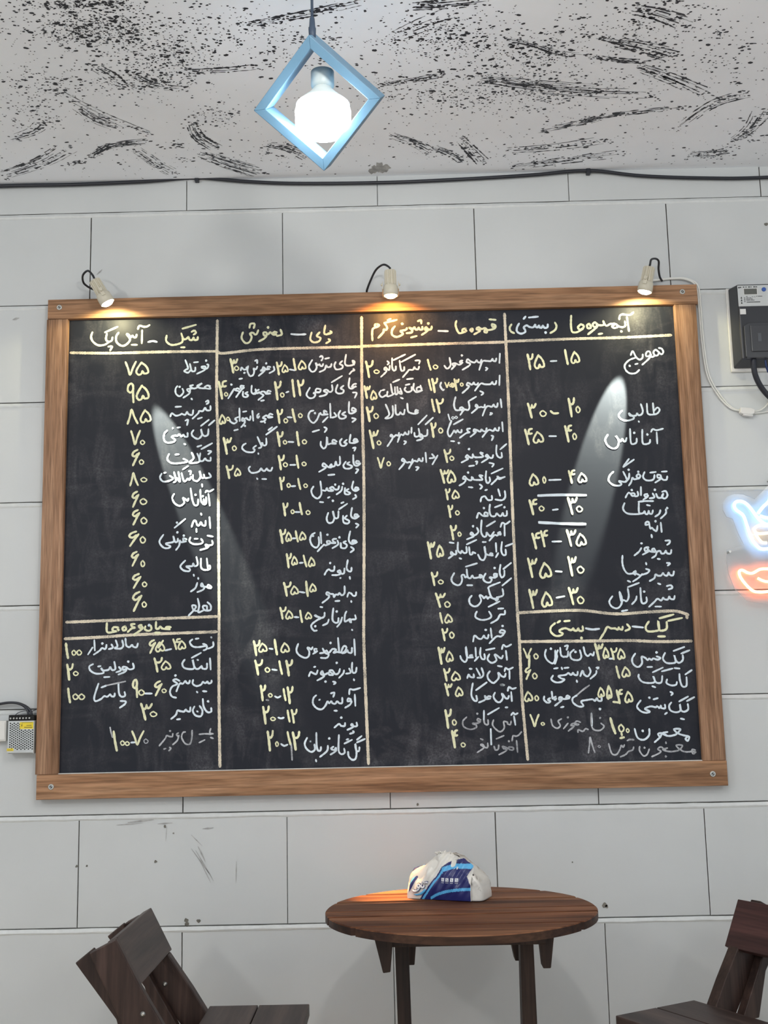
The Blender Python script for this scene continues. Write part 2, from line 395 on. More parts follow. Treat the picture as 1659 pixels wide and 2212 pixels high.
CHALK = """
Hy737,2413 734,2397 718,2397 713,2411 705,2396 690,2398 684,2414 671,2403 655,2404 643,2437|y650,2412 650,2388 629,2375 587,2370 558,2393 560,2425|y650,2464 726,2485|y702,2444 718,2451 726,2438 713,2427|y642,2354 662,2354|w455,2390 482,2395 505,2389|y420,2459 419,2383|y396,2468 404,2487 428,2481 446,2481 462,2490|y389,2435 385,2419 371,2422 365,2430 355,2420 344,2436 333,2439 352,2406 329,2377 303,2372 276,2394 273,2427 286,2449|y361,2376 392,2375|y252,2422 247,2403 229,2398 215,2412 220,2445|y234,2398 208,2380 171,2378 141,2400 130,2428 137,2455|y209,2453 280,2484|y229,2368 250,2368 240,2346
Iw790,2251 798,2246 790,2227 764,2230 760,2238 780,2238 777,2219 733,2197|w785,2273|w724,2234 722,2215 704,2215 693,2256|w698,2221 683,2205 662,2214 672,2224 683,2232 667,2279|w716,2264 740,2266|y#7328,2276,387,2200|y#5387,2272,460,2200
Iw809,2124 790,2127 777,2114 809,2108 803,2121|w785,2111 751,2114 735,2126 762,2141 749,2131 730,2115 712,2113 694,2127 712,2132|w712,2113 688,2111 678,2105 691,2092 694,2108 691,2084 657,2060|w652,2112 657,2090 636,2069 615,2085 613,2112 623,2128|w636,2124|w702,2054 707,2048|y#9338,2149,383,2040|y#5391,2137,464,2054
Iw783,2033 796,2041 798,2028 788,2020|w810,2009 809,1985 788,1985 780,1999 767,1980 747,1981 741,1968 710,1938|w739,1936 762,1943|w713,1987 708,1960 687,1964 679,1977 668,1961 648,1967 640,1962 616,1957 593,1971 585,1953|w613,2008 645,2009|w669,1927 684,1932 679,1902|y#8345,1998,401,1917|y#5415,1994,476,1923
Iw757,1895 801,1929|w801,1897 833,1925|w799,1876 796,1844 778,1836 763,1850 757,1877 763,1845 742,1821 713,1835 705,1854 716,1872|w682,1857 682,1836 667,1836 659,1847 648,1837 635,1850 625,1840 612,1843 594,1835 612,1819 602,1806 566,1804 550,1823 552,1855 568,1873|w625,1888 640,1890|w599,1888 599,1883|w664,1794 670,1791|y#7365,1875,415,1797|y#0417,1821,442,1797
Iw737,1776 760,1783|w760,1762 820,1794|w797,1751 815,1748 799,1732|w812,1714 810,1695 789,1698 781,1709 768,1694 750,1699 754,1739|w737,1737 750,1694 722,1684 693,1687 717,1711 706,1743|w660,1709 683,1693 634,1684 592,1687 570,1709 579,1738|w615,1734 634,1735|y#6369,1766,414,1678|y#0412,1710,438,1684
Iw802,1625 813,1603 784,1596|w774,1617 776,1599 761,1602 750,1639 756,1605 738,1581 715,1590 713,1616|w764,1563 766,1549|w691,1638 702,1637 699,1619|w702,1606 694,1588 684,1596 676,1586 663,1583 650,1628|w657,1649 686,1667|w632,1634 642,1578 624,1602|w608,1634 619,1587 606,1577|w585,1614 603,1598 578,1585 547,1583 530,1605 539,1628|w552,1631 562,1633|y#8364,1635,408,1563|y#0421,1608,457,1584
Iw800,1507 808,1441|w784,1515 790,1525 805,1520 828,1532|w774,1479 774,1455 759,1469 755,1531|w787,1489 787,1452 769,1450|w743,1477 741,1448 723,1446 710,1480 701,1540|w729,1503|w769,1494|w689,1483 684,1470 671,1481 658,1487 666,1460 641,1443 612,1459 599,1488 609,1511|y#6373,1529,414,1443|y#0418,1489,458,1457
Iw806,1376 811,1314|w785,1356 783,1330 767,1333 759,1349 749,1331 739,1334 729,1357 718,1355 708,1324|w759,1398 762,1390|w734,1313 735,1295|y#6376,1425,420,1344|y#0424,1383,460,1348
Iw613,1321 672,1369|w626,1349|w821,1244 824,1224 801,1219 785,1224 791,1209 803,1214 791,1204 755,1194|w796,1273 826,1267|w760,1256 770,1238 755,1228 719,1228 696,1244 701,1265|w724,1257 742,1257|w680,1255 662,1261 665,1245 680,1245 650,1240 642,1251 640,1223 622,1197|w665,1276|w632,1261 629,1243 616,1244 606,1277 609,1244 565,1234 591,1218 576,1208 550,1214 530,1246 552,1284|w629,1295|y#6356,1305,417,1225|y#0422,1276,453,1241
Iw792,1147 799,1083|w799,1104 809,1106 809,1088 791,1083 771,1086 760,1102 760,1146|w735,1155 742,1115 725,1105 717,1121 712,1106 689,1106 679,1104 699,1090 694,1078 663,1084 647,1107 673,1137|w720,1059 722,1051|y#6374,1192,416,1114|y#0428,1143,450,1110
Iw819,988 801,1001 796,986 819,981 791,989 776,992 766,1010 761,995 779,989 771,974 741,962|w740,1013 730,985 705,966|w745,1041 746,1033|y#6381,1069,431,992|y#0437,1025,463,999
Iw797,905 814,887 812,862 782,862 771,883 792,885 794,862|w776,862 761,855 746,853 751,888 743,926|w743,858 721,864 713,889 733,886 726,868 693,834|y#6382,970,437,866|y#0437,916,462,887
Hy597,773 577,776 569,766 595,763 554,766 539,777 529,767 516,770 516,805|y511,745 537,745|y486,786 491,765 473,756 455,766 458,781|w478,787|y437,789 422,784 430,772 440,779 438,766 395,736|y399,795 379,793 389,778 402,775 382,770 362,753|y349,784 334,776 337,761 352,766 349,781|y311,777 286,780 278,765 299,757 311,772|y314,764 271,752 248,758 247,803
Iw828,688 828,665 802,653|w817,715 819,712|w772,679 792,671 792,651 775,644|w790,668 747,662 717,667 701,690 716,705|w732,707 749,709|y#4610,710,649,654|y#5637,699,679,653|w568,648 601,655|y#6478,705,515,635|y#5514,694,565,643|y555,701 530,664|w418,689 411,669 393,672 386,682 373,670 355,680 350,718|w332,708 338,678 323,663 292,667 307,676 297,709|w274,687 282,669 260,662|w247,685 242,663 222,668 212,656 179,634|w224,693|w180,712 184,656|w171,672 147,635|y#121,698,43,618|y#058,660,81,634|y#085,661,112,634
Iw811,600 815,540|w795,573 793,546 772,546 765,559 752,547 737,545 725,560 717,595 725,550 697,545 669,554 661,576 674,596|w712,605 762,631|w742,594 747,592|y#2508,609,551,535|y#5546,591,599,545|w392,582 397,557 375,550 355,563 337,563 340,548 357,553 350,538 315,524|w367,592|w317,564 327,546 302,536|w291,592 297,554 279,549 269,565 259,550 229,548 219,561 234,535 194,531 163,547 155,570 175,582|w203,569 216,571|w237,511 267,512|y#234,585,66,502|y#068,546,96,524
Iw820,481 818,469 803,466 798,476 785,467 773,474 763,460 738,453 718,466 720,486|w773,425 793,423|w740,423 744,418|w702,483 697,469 685,471 677,481 665,467 647,467 630,427|w647,482 627,492 612,485 635,467 607,453 595,426 605,401 628,393|w624,512|y#6509,483,552,407|y#0550,442,575,422|w459,419 497,418|y#9391,493,422,400|y#0424,440,456,411|w349,429 352,409 332,405 319,425 315,479|w327,382 355,379 352,365 325,346|w296,423 294,408 279,408 271,418 256,406 239,409 221,394 192,384 186,408 207,477|w223,456 250,466|d250,466 353,486|y#139,455,59,380|y#068,425,98,396|y#0100,424,133,395
Iw818,335 818,315 798,313 778,341 773,383|w802,370|w756,346 771,321 763,292 733,297 719,322 728,344|w741,319 746,316|w706,340 703,318 688,321 681,328 671,318 651,321 636,324 628,302 603,281|w634,277 651,279|y#3438,365,500,279|y#0487,322,525,296
Id829,197 811,203 816,225|d819,195 789,198 754,196|d829,173 816,178|d784,166 754,152|d716,217 714,175 704,146 679,149 660,181 666,206 679,210|d642,206 632,197 642,187 644,194 637,167 612,144|d612,202 609,187 594,188 579,193 572,178 540,140|d597,217|d565,122 575,125|d595,131 602,124 592,113|d#1269,243,292,189|y#1287,221,318,120|y#0330,171,353,148|y#0355,166,379,146|w388,160 408,161|y#7393,219,455,149|d#0455,178,480,155
Hy1489,2430 1496,2419 1468,2410 1455,2420 1462,2463|y1476,2414 1498,2419|y1478,2383 1488,2373 1465,2358|y1429,2423 1413,2402 1433,2390 1425,2371 1396,2365 1376,2384 1384,2424|w1268,2417 1307,2413 1350,2414|y1207,2445 1214,2416 1186,2408|y1187,2429 1173,2432 1163,2422 1184,2417 1165,2416 1150,2430 1136,2419 1123,2431 1110,2428 1115,2412 1129,2414 1115,2395 1084,2378|y1137,2459|y1081,2445 1073,2424 1063,2419 1050,2430 1034,2425 1043,2405 1031,2376 1007,2371 986,2401 994,2434|y1031,2460 1037,2482 1060,2482 1055,2457
Iw1615,2253 1625,2244 1615,2228 1583,2224 1570,2240 1577,2288|w1612,2253 1622,2228|w1595,2175 1609,2191 1622,2196 1617,2204|w1555,2252 1541,2236 1557,2224 1551,2208 1520,2204 1510,2226 1518,2247|w1494,2237 1489,2221 1471,2218 1463,2229 1455,2205 1426,2191|w1458,2267 1482,2272|w1447,2238 1442,2225 1431,2227 1426,2236 1416,2231 1405,2244 1410,2217 1397,2196 1379,2196 1366,2224 1385,2261|w1429,2279 1440,2284 1445,2270 1437,2257|y#11276,2272,1295,2205|y#51306,2260,1350,2208|w1258,2210 1285,2204|y#21184,2255,1214,2181|y#51214,2238,1249,2194|w1167,2229 1170,2207 1143,2191|w1149,2226 1135,2229 1133,2216 1146,2216 1125,2213 1109,2227 1104,2214 1093,2206 1117,2208 1083,2177|w1125,2248|w1075,2231 1067,2215 1054,2220 1057,2204 1051,2183 1033,2177 1019,2205 1023,2235|w1062,2264 1073,2269 1074,2250|w1015,2229 1010,2216 997,2216 986,2227 981,2211|w1002,2196|y#3922,2278,963,2198|y#0944,2237,970,2212
Iw1631,2117 1618,2115 1607,2099 1631,2101|w1628,2104 1604,2089 1589,2105 1595,2151|w1560,2108 1544,2093 1560,2082 1554,2066 1528,2064 1516,2080 1527,2115|w1493,2129 1553,2165|w1612,2067 1633,2064 1622,2036|w1495,2113 1497,2083 1482,2073 1464,2087 1448,2079 1468,2068 1453,2055 1424,2049|w1432,2090 1409,2094 1403,2078 1424,2072 1432,2088|w1424,2074 1390,2070 1401,2061 1390,2043 1367,2041 1351,2063 1370,2100|y#21302,2147,1335,2057|y#11269,2148,1286,2051|w1236,2076 1250,2081|y#01203,2076,1225,2051|y#21173,2142,1207,2037|w1150,2084 1135,2089 1129,2076 1148,2073 1124,2071 1116,2082 1103,2085 1090,2077 1101,2069 1108,2060 1080,2037|w1095,2031 1111,2034|w1083,2096 1069,2088 1075,2075 1085,2083|w1064,2099 1067,2075 1051,2073 1041,2086 1043,2121|w1069,2080 1054,2075|w1020,2084 1007,2076 1022,2065 1012,2055 994,2061 994,2087|w999,2120 981,2120 983,2106 999,2111 981,2093 955,2056|w973,2101 962,2107 949,2097 968,2091|w944,2105 910,2049|w973,2161 989,2163|w928,2129|y#4856,2153,900,2049|y#0888,2085,908,2064
Iw1628,1968 1610,1979 1605,1963 1628,1960 1605,1947 1588,1955 1590,2014|w1604,1920 1625,1913 1606,1897|w1568,1956 1550,1943 1571,1932 1560,1919 1537,1920 1529,1941 1540,1964|w1506,1952 1516,1933 1493,1925|w1483,2006 1485,1925|w1469,1929 1440,1900|w1464,1958 1449,1967 1451,1948 1472,1945 1436,1943 1428,1954|w1423,1951 1417,1935 1407,1914 1388,1897 1368,1913 1360,1939 1371,1963 1389,1968|w1397,1953|w1448,1871 1462,1862 1450,1842|w1383,1846 1419,1856|y#11266,1979,1292,1906|y#01303,1954,1326,1930|w1243,1934 1267,1931|y#21186,1978,1214,1900|y#01221,1927,1244,1902|w1160,1950 1144,1955 1139,1942 1160,1936 1137,1934 1129,1945 1116,1943 1105,1932 1121,1926 1110,1913 1092,1911|w1116,1908 1117,1903|w1082,1957 1073,1946 1077,1933 1085,1943|w1046,1974 1051,1917|w1035,1944 1032,1923 1019,1926 1014,1934 1001,1929 991,1935 988,1919 1004,1919 999,1900 983,1882|w994,1970 1012,1973|w1004,1889|w973,1991 975,1917|w967,1941 949,1931 960,1917 944,1904 923,1915 918,1931|w944,1864 964,1869|y#5860,1957,895,1903|y#0900,1942,918,1922
Iw1633,1795 1618,1800 1612,1787 1636,1787 1623,1779 1599,1777 1589,1785 1595,1825|w1606,1748 1621,1750 1614,1732|w1574,1796 1558,1781 1573,1775 1560,1762 1542,1765 1535,1786 1545,1802|w1517,1787 1499,1798 1493,1785 1514,1776 1485,1777|w1483,1777 1467,1775 1463,1815 1459,1767 1444,1749 1428,1768 1428,1789|y#11292,1848,1309,1770|y#01323,1803,1349,1779|w1247,1792 1276,1790|y#21185,1850,1216,1769|y#01217,1802,1238,1780|w1123,1815 1123,1780 1107,1775 1099,1791 1094,1765 1081,1760|w1074,1824 1094,1776|w1123,1836 1183,1880|w1136,1862 1157,1878|w1066,1774 1050,1761 1058,1750 1047,1737 1011,1741 989,1760 993,1778 1009,1788|w1078,1731 1079,1726|y#3884,1823,928,1732|y#0932,1777,956,1750
Iw1641,1671 1626,1674 1623,1661 1646,1660 1628,1647 1610,1658 1608,1708|w1623,1629 1634,1624 1620,1605|w1587,1669 1574,1659 1600,1645 1589,1633 1563,1633 1552,1649 1566,1672|w1533,1702 1533,1660 1517,1653 1510,1674 1504,1650 1489,1645 1473,1643 1486,1659 1483,1640 1463,1646|w1465,1646 1442,1665 1437,1649 1455,1641 1416,1617|w1467,1598 1501,1600|y#11288,1713,1305,1642|y#01320,1676,1345,1654|w1256,1660 1284,1660|y#21191,1716,1222,1635|y#01216,1675,1241,1651|w1156,1648 1148,1630 1132,1633 1125,1643 1114,1630 1101,1633 1094,1644 1083,1629 1063,1621 1037,1622 1024,1643 1032,1656|w1099,1584 1122,1583|w1070,1589 1073,1584|y#2900,1664,938,1593|y#5945,1648,980,1605
Iw1634,1521 1618,1524 1615,1511 1636,1514 1615,1504 1598,1522 1606,1559|w1615,1483 1620,1470 1602,1459|w1579,1517 1566,1507 1587,1494 1576,1486 1558,1492 1559,1523|w1544,1531 1538,1508 1512,1488|w1549,1547|w1526,1534 1520,1516 1502,1517 1490,1530 1474,1523 1494,1509 1466,1510 1459,1525 1451,1510 1435,1513|w1505,1543|w1423,1563 1428,1511 1425,1485 1406,1467 1381,1483 1372,1512 1384,1535|w1463,1469 1473,1474|w1491,1452|w1419,1447 1437,1445|y#11295,1581,1316,1521|y#01329,1552,1351,1531|w1261,1539 1283,1540|y#21198,1592,1221,1522|y#01236,1557,1256,1534
Iw1524,1404 1570,1434|w1537,1438 1550,1443|w1628,1371 1613,1374 1610,1361 1633,1363 1610,1350 1590,1366 1596,1410|w1615,1322 1630,1314 1617,1299|w1567,1367 1556,1352 1579,1338 1571,1323 1548,1331 1546,1367|w1521,1394 1518,1358 1502,1355 1493,1374 1490,1395 1497,1358 1487,1332 1464,1330 1455,1354 1464,1385|y#11302,1445,1323,1380|y#01340,1402,1364,1379|w1282,1394 1306,1393|y#21215,1445,1240,1375|y#01257,1408,1276,1386
Iw1616,1226 1598,1229 1595,1219 1621,1219 1592,1209 1575,1232 1584,1279|w1587,1192 1602,1178 1584,1163|w1559,1225 1546,1218 1564,1204 1556,1187 1533,1190 1531,1215|w1513,1229 1516,1208 1485,1188|w1524,1247|w1506,1239 1488,1237 1490,1224 1503,1216 1478,1217 1470,1227 1455,1227 1460,1212 1475,1219|w1472,1214 1447,1204 1437,1207 1403,1172|w1458,1263|w1420,1277 1424,1215|w1409,1252 1411,1213 1396,1193 1373,1206 1362,1237 1371,1263 1389,1275|w1378,1258|y#11279,1288,1299,1228|y#51303,1282,1339,1237|w1266,1247 1281,1247|y#21197,1297,1227,1222|y#51228,1282,1260,1232
Iw1588,1078 1585,1058 1569,1061 1561,1079 1568,1120|w1577,1027 1579,1015|w1549,1074 1546,1049 1531,1046 1524,1064 1511,1057 1526,1046 1511,1039 1480,1039|w1524,1021 1528,1023|w1494,1088 1491,1065 1475,1063 1463,1071 1450,1061 1439,1041|w1471,1106|y#11320,1151,1346,1089|y#51351,1140,1387,1090|w1303,1110 1321,1111|y#21232,1163,1257,1086|y#51259,1147,1291,1100
Iw1611,943 1608,925 1595,923 1583,936 1570,939 1562,918|w1548,977 1547,939 1532,927 1519,940 1512,930 1499,932 1489,918 1486,933 1469,936|w1469,936 1453,946 1448,934 1463,926 1456,911 1425,888|w1496,896 1519,897|w1583,895 1584,888|y#11335,1007,1349,927|y#51356,994,1392,950|w1301,951 1329,946|y#21215,1005,1254,930|y#51252,984,1295,938
Iw1603,817 1606,796 1585,794 1570,790 1580,777 1575,797 1547,783 1548,820 1556,838|w1584,739 1587,735|w1532,806 1522,778 1504,756|w1512,803 1509,781 1492,779 1479,799 1485,857|w1503,839|w1459,797 1451,777 1426,765|w1437,835 1434,813 1414,806 1386,821 1388,816 1416,806 1398,796 1370,776 1363,759 1377,738 1393,738|w1414,866 1425,864|w1385,761|y#11300,848,1317,785|y#51331,838,1366,802|w1272,814 1295,812|y#21194,869,1226,805|y#51224,850,1263,805
Iw1596,686 1599,601|w1583,641 1580,614 1562,617 1557,629 1545,615 1525,617 1538,650 1553,642 1537,617 1502,620|w1508,695 1513,618|w1502,620 1482,616 1497,631 1477,636 1457,616 1444,629 1436,617 1456,606 1444,589 1413,590|w1467,669|w1424,640 1431,619 1409,615|w1391,638 1379,638 1381,623 1396,628 1371,612|w1369,648 1361,636 1351,644 1341,646 1351,624 1346,599 1325,592 1293,610 1281,635 1291,668|y#11159,694,1180,613|y#51196,675,1243,624|w1134,646 1152,643|y#21049,690,1082,611|y#51075,676,1122,629
Iw1606,533 1601,509 1586,507 1581,529 1583,561|w1590,472 1592,465|w1566,529 1573,507 1548,502|w1538,520 1533,503 1510,480|w1516,528 1508,506 1490,501 1475,521 1458,517 1480,499 1460,497 1453,507|w1499,561|w1453,509 1430,500 1420,518 1412,503 1430,495 1420,483 1392,469|w1395,523 1387,503 1370,509 1357,514 1347,492|w1375,541 1383,543|w1437,462|w1477,461 1492,456 1482,447|y#11183,577,1207,507|y#21225,581,1258,499|w1149,533 1174,529|y#21056,585,1096,506|y#01109,545,1136,520
Iw1594,390 1596,329|w1564,391 1568,418 1589,415 1624,424|w1573,364 1558,369 1555,354 1575,356 1568,337 1540,320|w1526,374 1525,347 1510,345 1498,355 1488,343 1473,346 1466,356 1455,346 1446,356 1435,334 1415,315 1388,321 1368,346 1371,375 1386,390|w1464,398 1484,402 1478,380|w1401,364 1406,367|w1482,306 1497,305|y#11206,428,1224,367|y#21231,438,1259,350|w1163,389 1178,382 1193,389|y#21086,450,1111,368|y#01127,406,1148,386|d1116,371 1128,369
Iw1601,240 1603,223 1586,221 1578,233 1571,228 1583,218 1551,203|w1565,182 1585,189 1581,196|w1539,239 1536,224 1518,225 1506,235 1481,216|w1519,268|y#11227,312,1245,252|y#21252,316,1280,247|w1180,276 1195,271 1210,275|y#21098,337,1130,245|y#01137,279,1165,261
Iw1602,150 1627,169|w1602,136 1644,153|w1614,110 1611,91 1596,94 1592,130 1598,86 1593,52 1575,45 1556,63 1553,87|w1534,131 1575,150|w1545,151 1555,154|w1532,105 1534,83 1516,76 1502,98 1505,176|w1475,116 1462,106 1479,98 1487,110 1487,93 1459,75|w1445,121 1440,94 1402,64|w1453,160|w1408,115 1405,98 1392,98 1385,125 1384,191|w1373,130 1375,103 1355,91 1330,109 1321,136 1334,165|w1351,147 1353,145|w1380,49 1382,40|y#11224,199,1251,132|d1249,132 1251,89 1253,50|y#21257,198,1293,105|w1194,136 1211,126 1229,132|y#21122,206,1151,103|y#01164,149,1180,125
Hy2424,2442 2407,2448 2412,2429 2427,2440 2421,2421 2384,2413 2371,2422 2363,2403 2378,2400 2369,2425 2348,2420 2330,2431 2319,2420 2337,2414 2334,2406 2305,2390|y2394,2476 2429,2472|y2293,2426 2284,2416 2292,2406 2298,2418 2293,2426|y2258,2425 2243,2422 2238,2409 2255,2406 2258,2422|y2263,2411 2226,2398 2211,2412 2201,2448 2207,2472|w2103,2415 2156,2412|y2066,2443 2062,2427 2047,2424 2041,2430 2033,2438 2027,2425 2042,2418 2008,2394|y2047,2460|y2012,2442 2012,2426 1997,2426 1992,2437 1983,2425 1972,2429 1967,2440 1956,2425|y1988,2475 2005,2480 2007,2461|y1957,2429 1938,2438 1953,2424 1951,2410 1922,2406|y1947,2380 1979,2388|y1925,2436 1917,2425 1888,2420 1898,2409 1898,2398 1866,2385 1840,2399 1841,2427 1857,2448|y1899,2461|y1797,2471 1812,2444 1807,2428 1794,2431 1790,2414 1761,2382|y1797,2469 1869,2486|y1816,2485 1834,2492|y1755,2464 1744,2459 1749,2445 1768,2456 1755,2464|y1749,2445 1731,2435 1727,2405 1728,2367
Iw2446,2273 2441,2219|w2425,2247 2420,2230 2406,2234 2403,2244 2393,2231 2372,2232 2346,2230 2326,2181|w2363,2194 2373,2188 2363,2178|w2341,2241 2333,2224 2319,2228 2314,2238 2302,2225 2281,2231 2263,2245 2257,2229 2275,2220 2270,2207 2232,2184|w2234,2238 2221,2235 2220,2225 2234,2227 2215,2214 2192,2223 2176,2220 2184,2209 2194,2214 2170,2188|w2161,2256 2166,2220 2160,2202 2144,2193 2131,2210|w2231,2268|y#12033,2248,2058,2188|y#02066,2217,2094,2194|w1988,2209 1982,2193 1966,2197 1961,2207 1953,2191 1932,2191 1922,2180 1895,2149|w1968,2244 1992,2244 1988,2225|w1918,2137 1952,2140|w1904,2208 1902,2189 1889,2187 1883,2206 1879,2246|w1889,2238 1968,2279|w1857,2214 1855,2193 1843,2190 1836,2212 1837,2261|w1845,2250 1911,2281|w1823,2218 1820,2194 1810,2197 1799,2208 1791,2197 1804,2186 1772,2154|w1809,2245 1818,2234 1810,2224|y#21688,2248,1728,2153|y#01731,2196,1763,2175
Iw2440,2146 2436,2090|w2420,2115 2414,2096 2400,2099 2397,2110 2386,2097 2355,2097 2331,2101 2298,2061|w2327,2058 2345,2047 2333,2035|w2318,2106 2310,2096 2297,2099 2293,2110 2282,2096 2261,2108 2253,2094 2266,2089 2258,2076 2227,2049|w2110,2114 2104,2093 2117,2070 2124,2072|y#02216,2109,2233,2090|y#32184,2131,2210,2066|y2180,2102 2167,2105 2172,2086 2183,2093|y#72131,2113,2154,2083|y#02154,2102,2172,2088|y#12036,2132,2057,2070|y#22059,2137,2089,2058|w2000,2082 1985,2090 1971,2082 1976,2065 2000,2071 1992,2066 1968,2061 1953,2080 1956,2110|w1993,2098 2000,2068|w1943,2091 1942,2070 1919,2062 1903,2076 1909,2089|w1909,2103 1933,2108|w1880,2066 1867,2061 1887,2052 1878,2085|w1862,2093 1864,2058 1851,2053 1849,2093|w1839,2121 1876,2136|w1826,2110 1833,2062 1840,2053 1822,2043 1804,2041 1807,2068|w1801,2049 1775,2036 1760,2055 1770,2074|w1776,2075 1791,2079|w1880,2031 1892,2025|y#31677,2103,1710,2032|y#51711,2075,1746,2023
Iw2440,2010 2444,1962|w2423,1986 2418,1965 2405,1968 2400,1979 2389,1966 2371,1971 2355,1961 2336,1916|w2380,1931 2390,1928 2377,1920|w2351,1980 2345,1964 2329,1967 2316,1965 2304,1981 2298,1970 2312,1965 2276,1933|w2263,2003 2303,2026|w2260,2001 2264,1966 2254,1950 2235,1953 2211,1923|w2238,1952 2223,1967 2210,1962 2220,1948 2228,1956 2207,1951 2186,1954 2178,1984 2188,2027|y#12051,2016,2072,1946|y#22079,2018,2118,1940|w1976,1954 1963,1957 1960,1938 1974,1942 1970,1949 1962,1936 1931,1942 1919,1955 1916,1996|w1901,1961 1895,1935 1882,1938 1877,1946 1866,1933 1851,1941 1850,1989|w1834,1984 1835,1941 1822,1918 1791,1914 1814,1937 1795,1993|w1974,1874 2024,1925|w2015,1873 2058,1911|y#21688,1982,1723,1899|y#01726,1944,1753,1915
Iw#12141,1929,2156,1894|w#02162,1915,2177,1901|w#02180,1917,2195,1904|w2173,1870 2225,1898|w2444,1876 2446,1823|w2426,1848 2421,1829 2408,1832 2403,1843 2392,1827 2366,1833 2331,1794|w2381,1801 2391,1795 2382,1774|w2356,1844 2350,1826 2335,1829 2327,1837 2319,1825 2299,1835 2286,1838 2283,1827 2296,1823 2264,1797|w2263,1844 2247,1841 2252,1828 2260,1822 2241,1818 2204,1792|w2216,1839 2213,1823 2198,1827 2193,1837 2183,1822 2175,1835 2164,1819 2148,1801 2138,1831 2161,1891|w2155,1775 2173,1773|w2198,1763|y#22047,1881,2073,1801|y#02086,1852,2111,1823|w2025,1844 2022,1812 2001,1807 1988,1818 1982,1805 1998,1799 1990,1789 1964,1782|w1976,1850 1980,1818 1969,1805 1954,1808 1952,1827|w1937,1857 1935,1825|w1921,1838 1918,1820 1905,1821 1900,1831 1889,1815 1874,1818 1857,1776|w1894,1781 1904,1775 1893,1763|w1866,1829 1861,1813 1848,1816 1835,1806 1825,1819 1817,1812 1830,1801 1800,1754|y#31701,1846,1750,1744|y#01741,1787,1764,1763
Iw2434,1702 2434,1676 2415,1679 2405,1703 2408,1745|w2427,1721 2463,1751|w2387,1690 2381,1674 2366,1677 2353,1693 2345,1683 2361,1675 2321,1649|w2365,1646 2388,1639 2379,1624|w2331,1702 2315,1705 2332,1683 2301,1679 2281,1682 2274,1695|w2288,1655 2298,1655 2292,1640|w2274,1698 2270,1677 2253,1683 2243,1693 2234,1680 2247,1672 2210,1652|w2254,1727|w2251,1630 2279,1633|y#22115,1728,2151,1656|y#02144,1690,2168,1666|w2078,1695 2048,1645|w2047,1703 2059,1684 2033,1680|w2011,1712 2014,1657|w1995,1683 1992,1665 1979,1668 1974,1679 1963,1663 1943,1666 1916,1625|w1955,1632 1970,1629 1957,1613|w1938,1677 1932,1658 1919,1661 1904,1659 1886,1681 1878,1670 1893,1659 1862,1621|y#71744,1689,1779,1631|y#01793,1667,1815,1643
Iw2447,1565 2421,1558 2406,1569 2415,1553 2428,1558 2408,1558 2395,1546 2371,1524|w2373,1585 2438,1613|w2362,1565 2364,1544 2349,1532 2341,1557 2345,1599|w2324,1574 2306,1577 2323,1553 2297,1551 2274,1554 2269,1567|w2264,1570 2261,1551 2243,1554 2223,1573 2215,1560 2230,1555 2220,1537 2194,1522|w2244,1594|w2306,1526 2319,1513 2308,1500|w2245,1512 2267,1509|y#32091,1613,2137,1539|y#52127,1607,2174,1539
Iw2444,1485 2445,1451 2426,1434 2391,1439|w2408,1496 2417,1459|w2371,1460 2371,1439 2352,1436 2342,1445 2332,1458 2314,1451 2308,1428|w2336,1492 2346,1495|y#22117,1505,2140,1445|y#52151,1496,2191,1449
Iw2451,1373 2449,1349 2433,1347 2429,1363 2418,1346 2405,1350 2395,1361 2385,1346 2364,1348 2355,1375 2359,1411|w2386,1395 2425,1409|w2439,1394|w2347,1362 2332,1368 2326,1355 2344,1347 2344,1362|w2336,1347 2316,1350 2296,1366 2284,1338|w2325,1392|y#22129,1411,2152,1346|y#02166,1382,2189,1358
Iw2435,1295 2434,1236|w2413,1285 2424,1308 2442,1300 2465,1315|w2410,1257 2397,1250 2412,1242 2407,1257 2394,1237 2378,1240 2349,1210|w2376,1258 2358,1235 2345,1243 2336,1256 2332,1236 2317,1234 2305,1262 2310,1324|w2337,1290 2384,1317|w2283,1283 2290,1260 2269,1242 2254,1258 2246,1248 2264,1240 2256,1232 2225,1220|w2262,1292|y#22138,1299,2169,1221|y#02176,1262,2195,1239
Iw2436,1159 2436,1131 2420,1131 2412,1157 2418,1201|w2437,1177 2476,1191|w2384,1196 2385,1147|w2395,1140 2381,1117|w2364,1138 2352,1140 2354,1128 2367,1130 2339,1131 2324,1144 2321,1180 2326,1133 2315,1105 2297,1108 2284,1134|w2311,1203 2329,1203|w2270,1142 2255,1148 2253,1138 2240,1138 2236,1176|w2221,1179 2222,1149 2207,1145 2195,1157 2189,1144 2174,1162 2176,1204|w2224,1192 2278,1216|w2181,1117 2191,1113|w2164,1160 2164,1140 2151,1140 2138,1153 2136,1140 2148,1137 2122,1117|w2130,1205 2153,1201|y#32009,1210,2048,1118|y#52057,1191,2094,1127
Iw2425,1044 2423,1016 2408,1006 2399,1035 2405,1075|w2420,1052 2463,1084|w2386,1025 2368,1025 2370,1012 2385,1017 2372,1005 2342,1008 2354,997 2344,980 2321,983 2308,1001 2322,1029|w2372,1058|w2304,1016 2289,1022 2291,1006 2303,1014 2274,1007 2256,1007 2249,1020|w2246,1018 2238,1005 2223,1013 2219,1054|w2215,1069 2276,1086|w2221,1016 2210,1011 2203,1024 2190,1021 2192,998 2184,976 2166,968 2141,982 2134,1005 2150,1035|w2219,967 2247,966|y#22026,1043,2059,971|y#02060,1000,2089,978
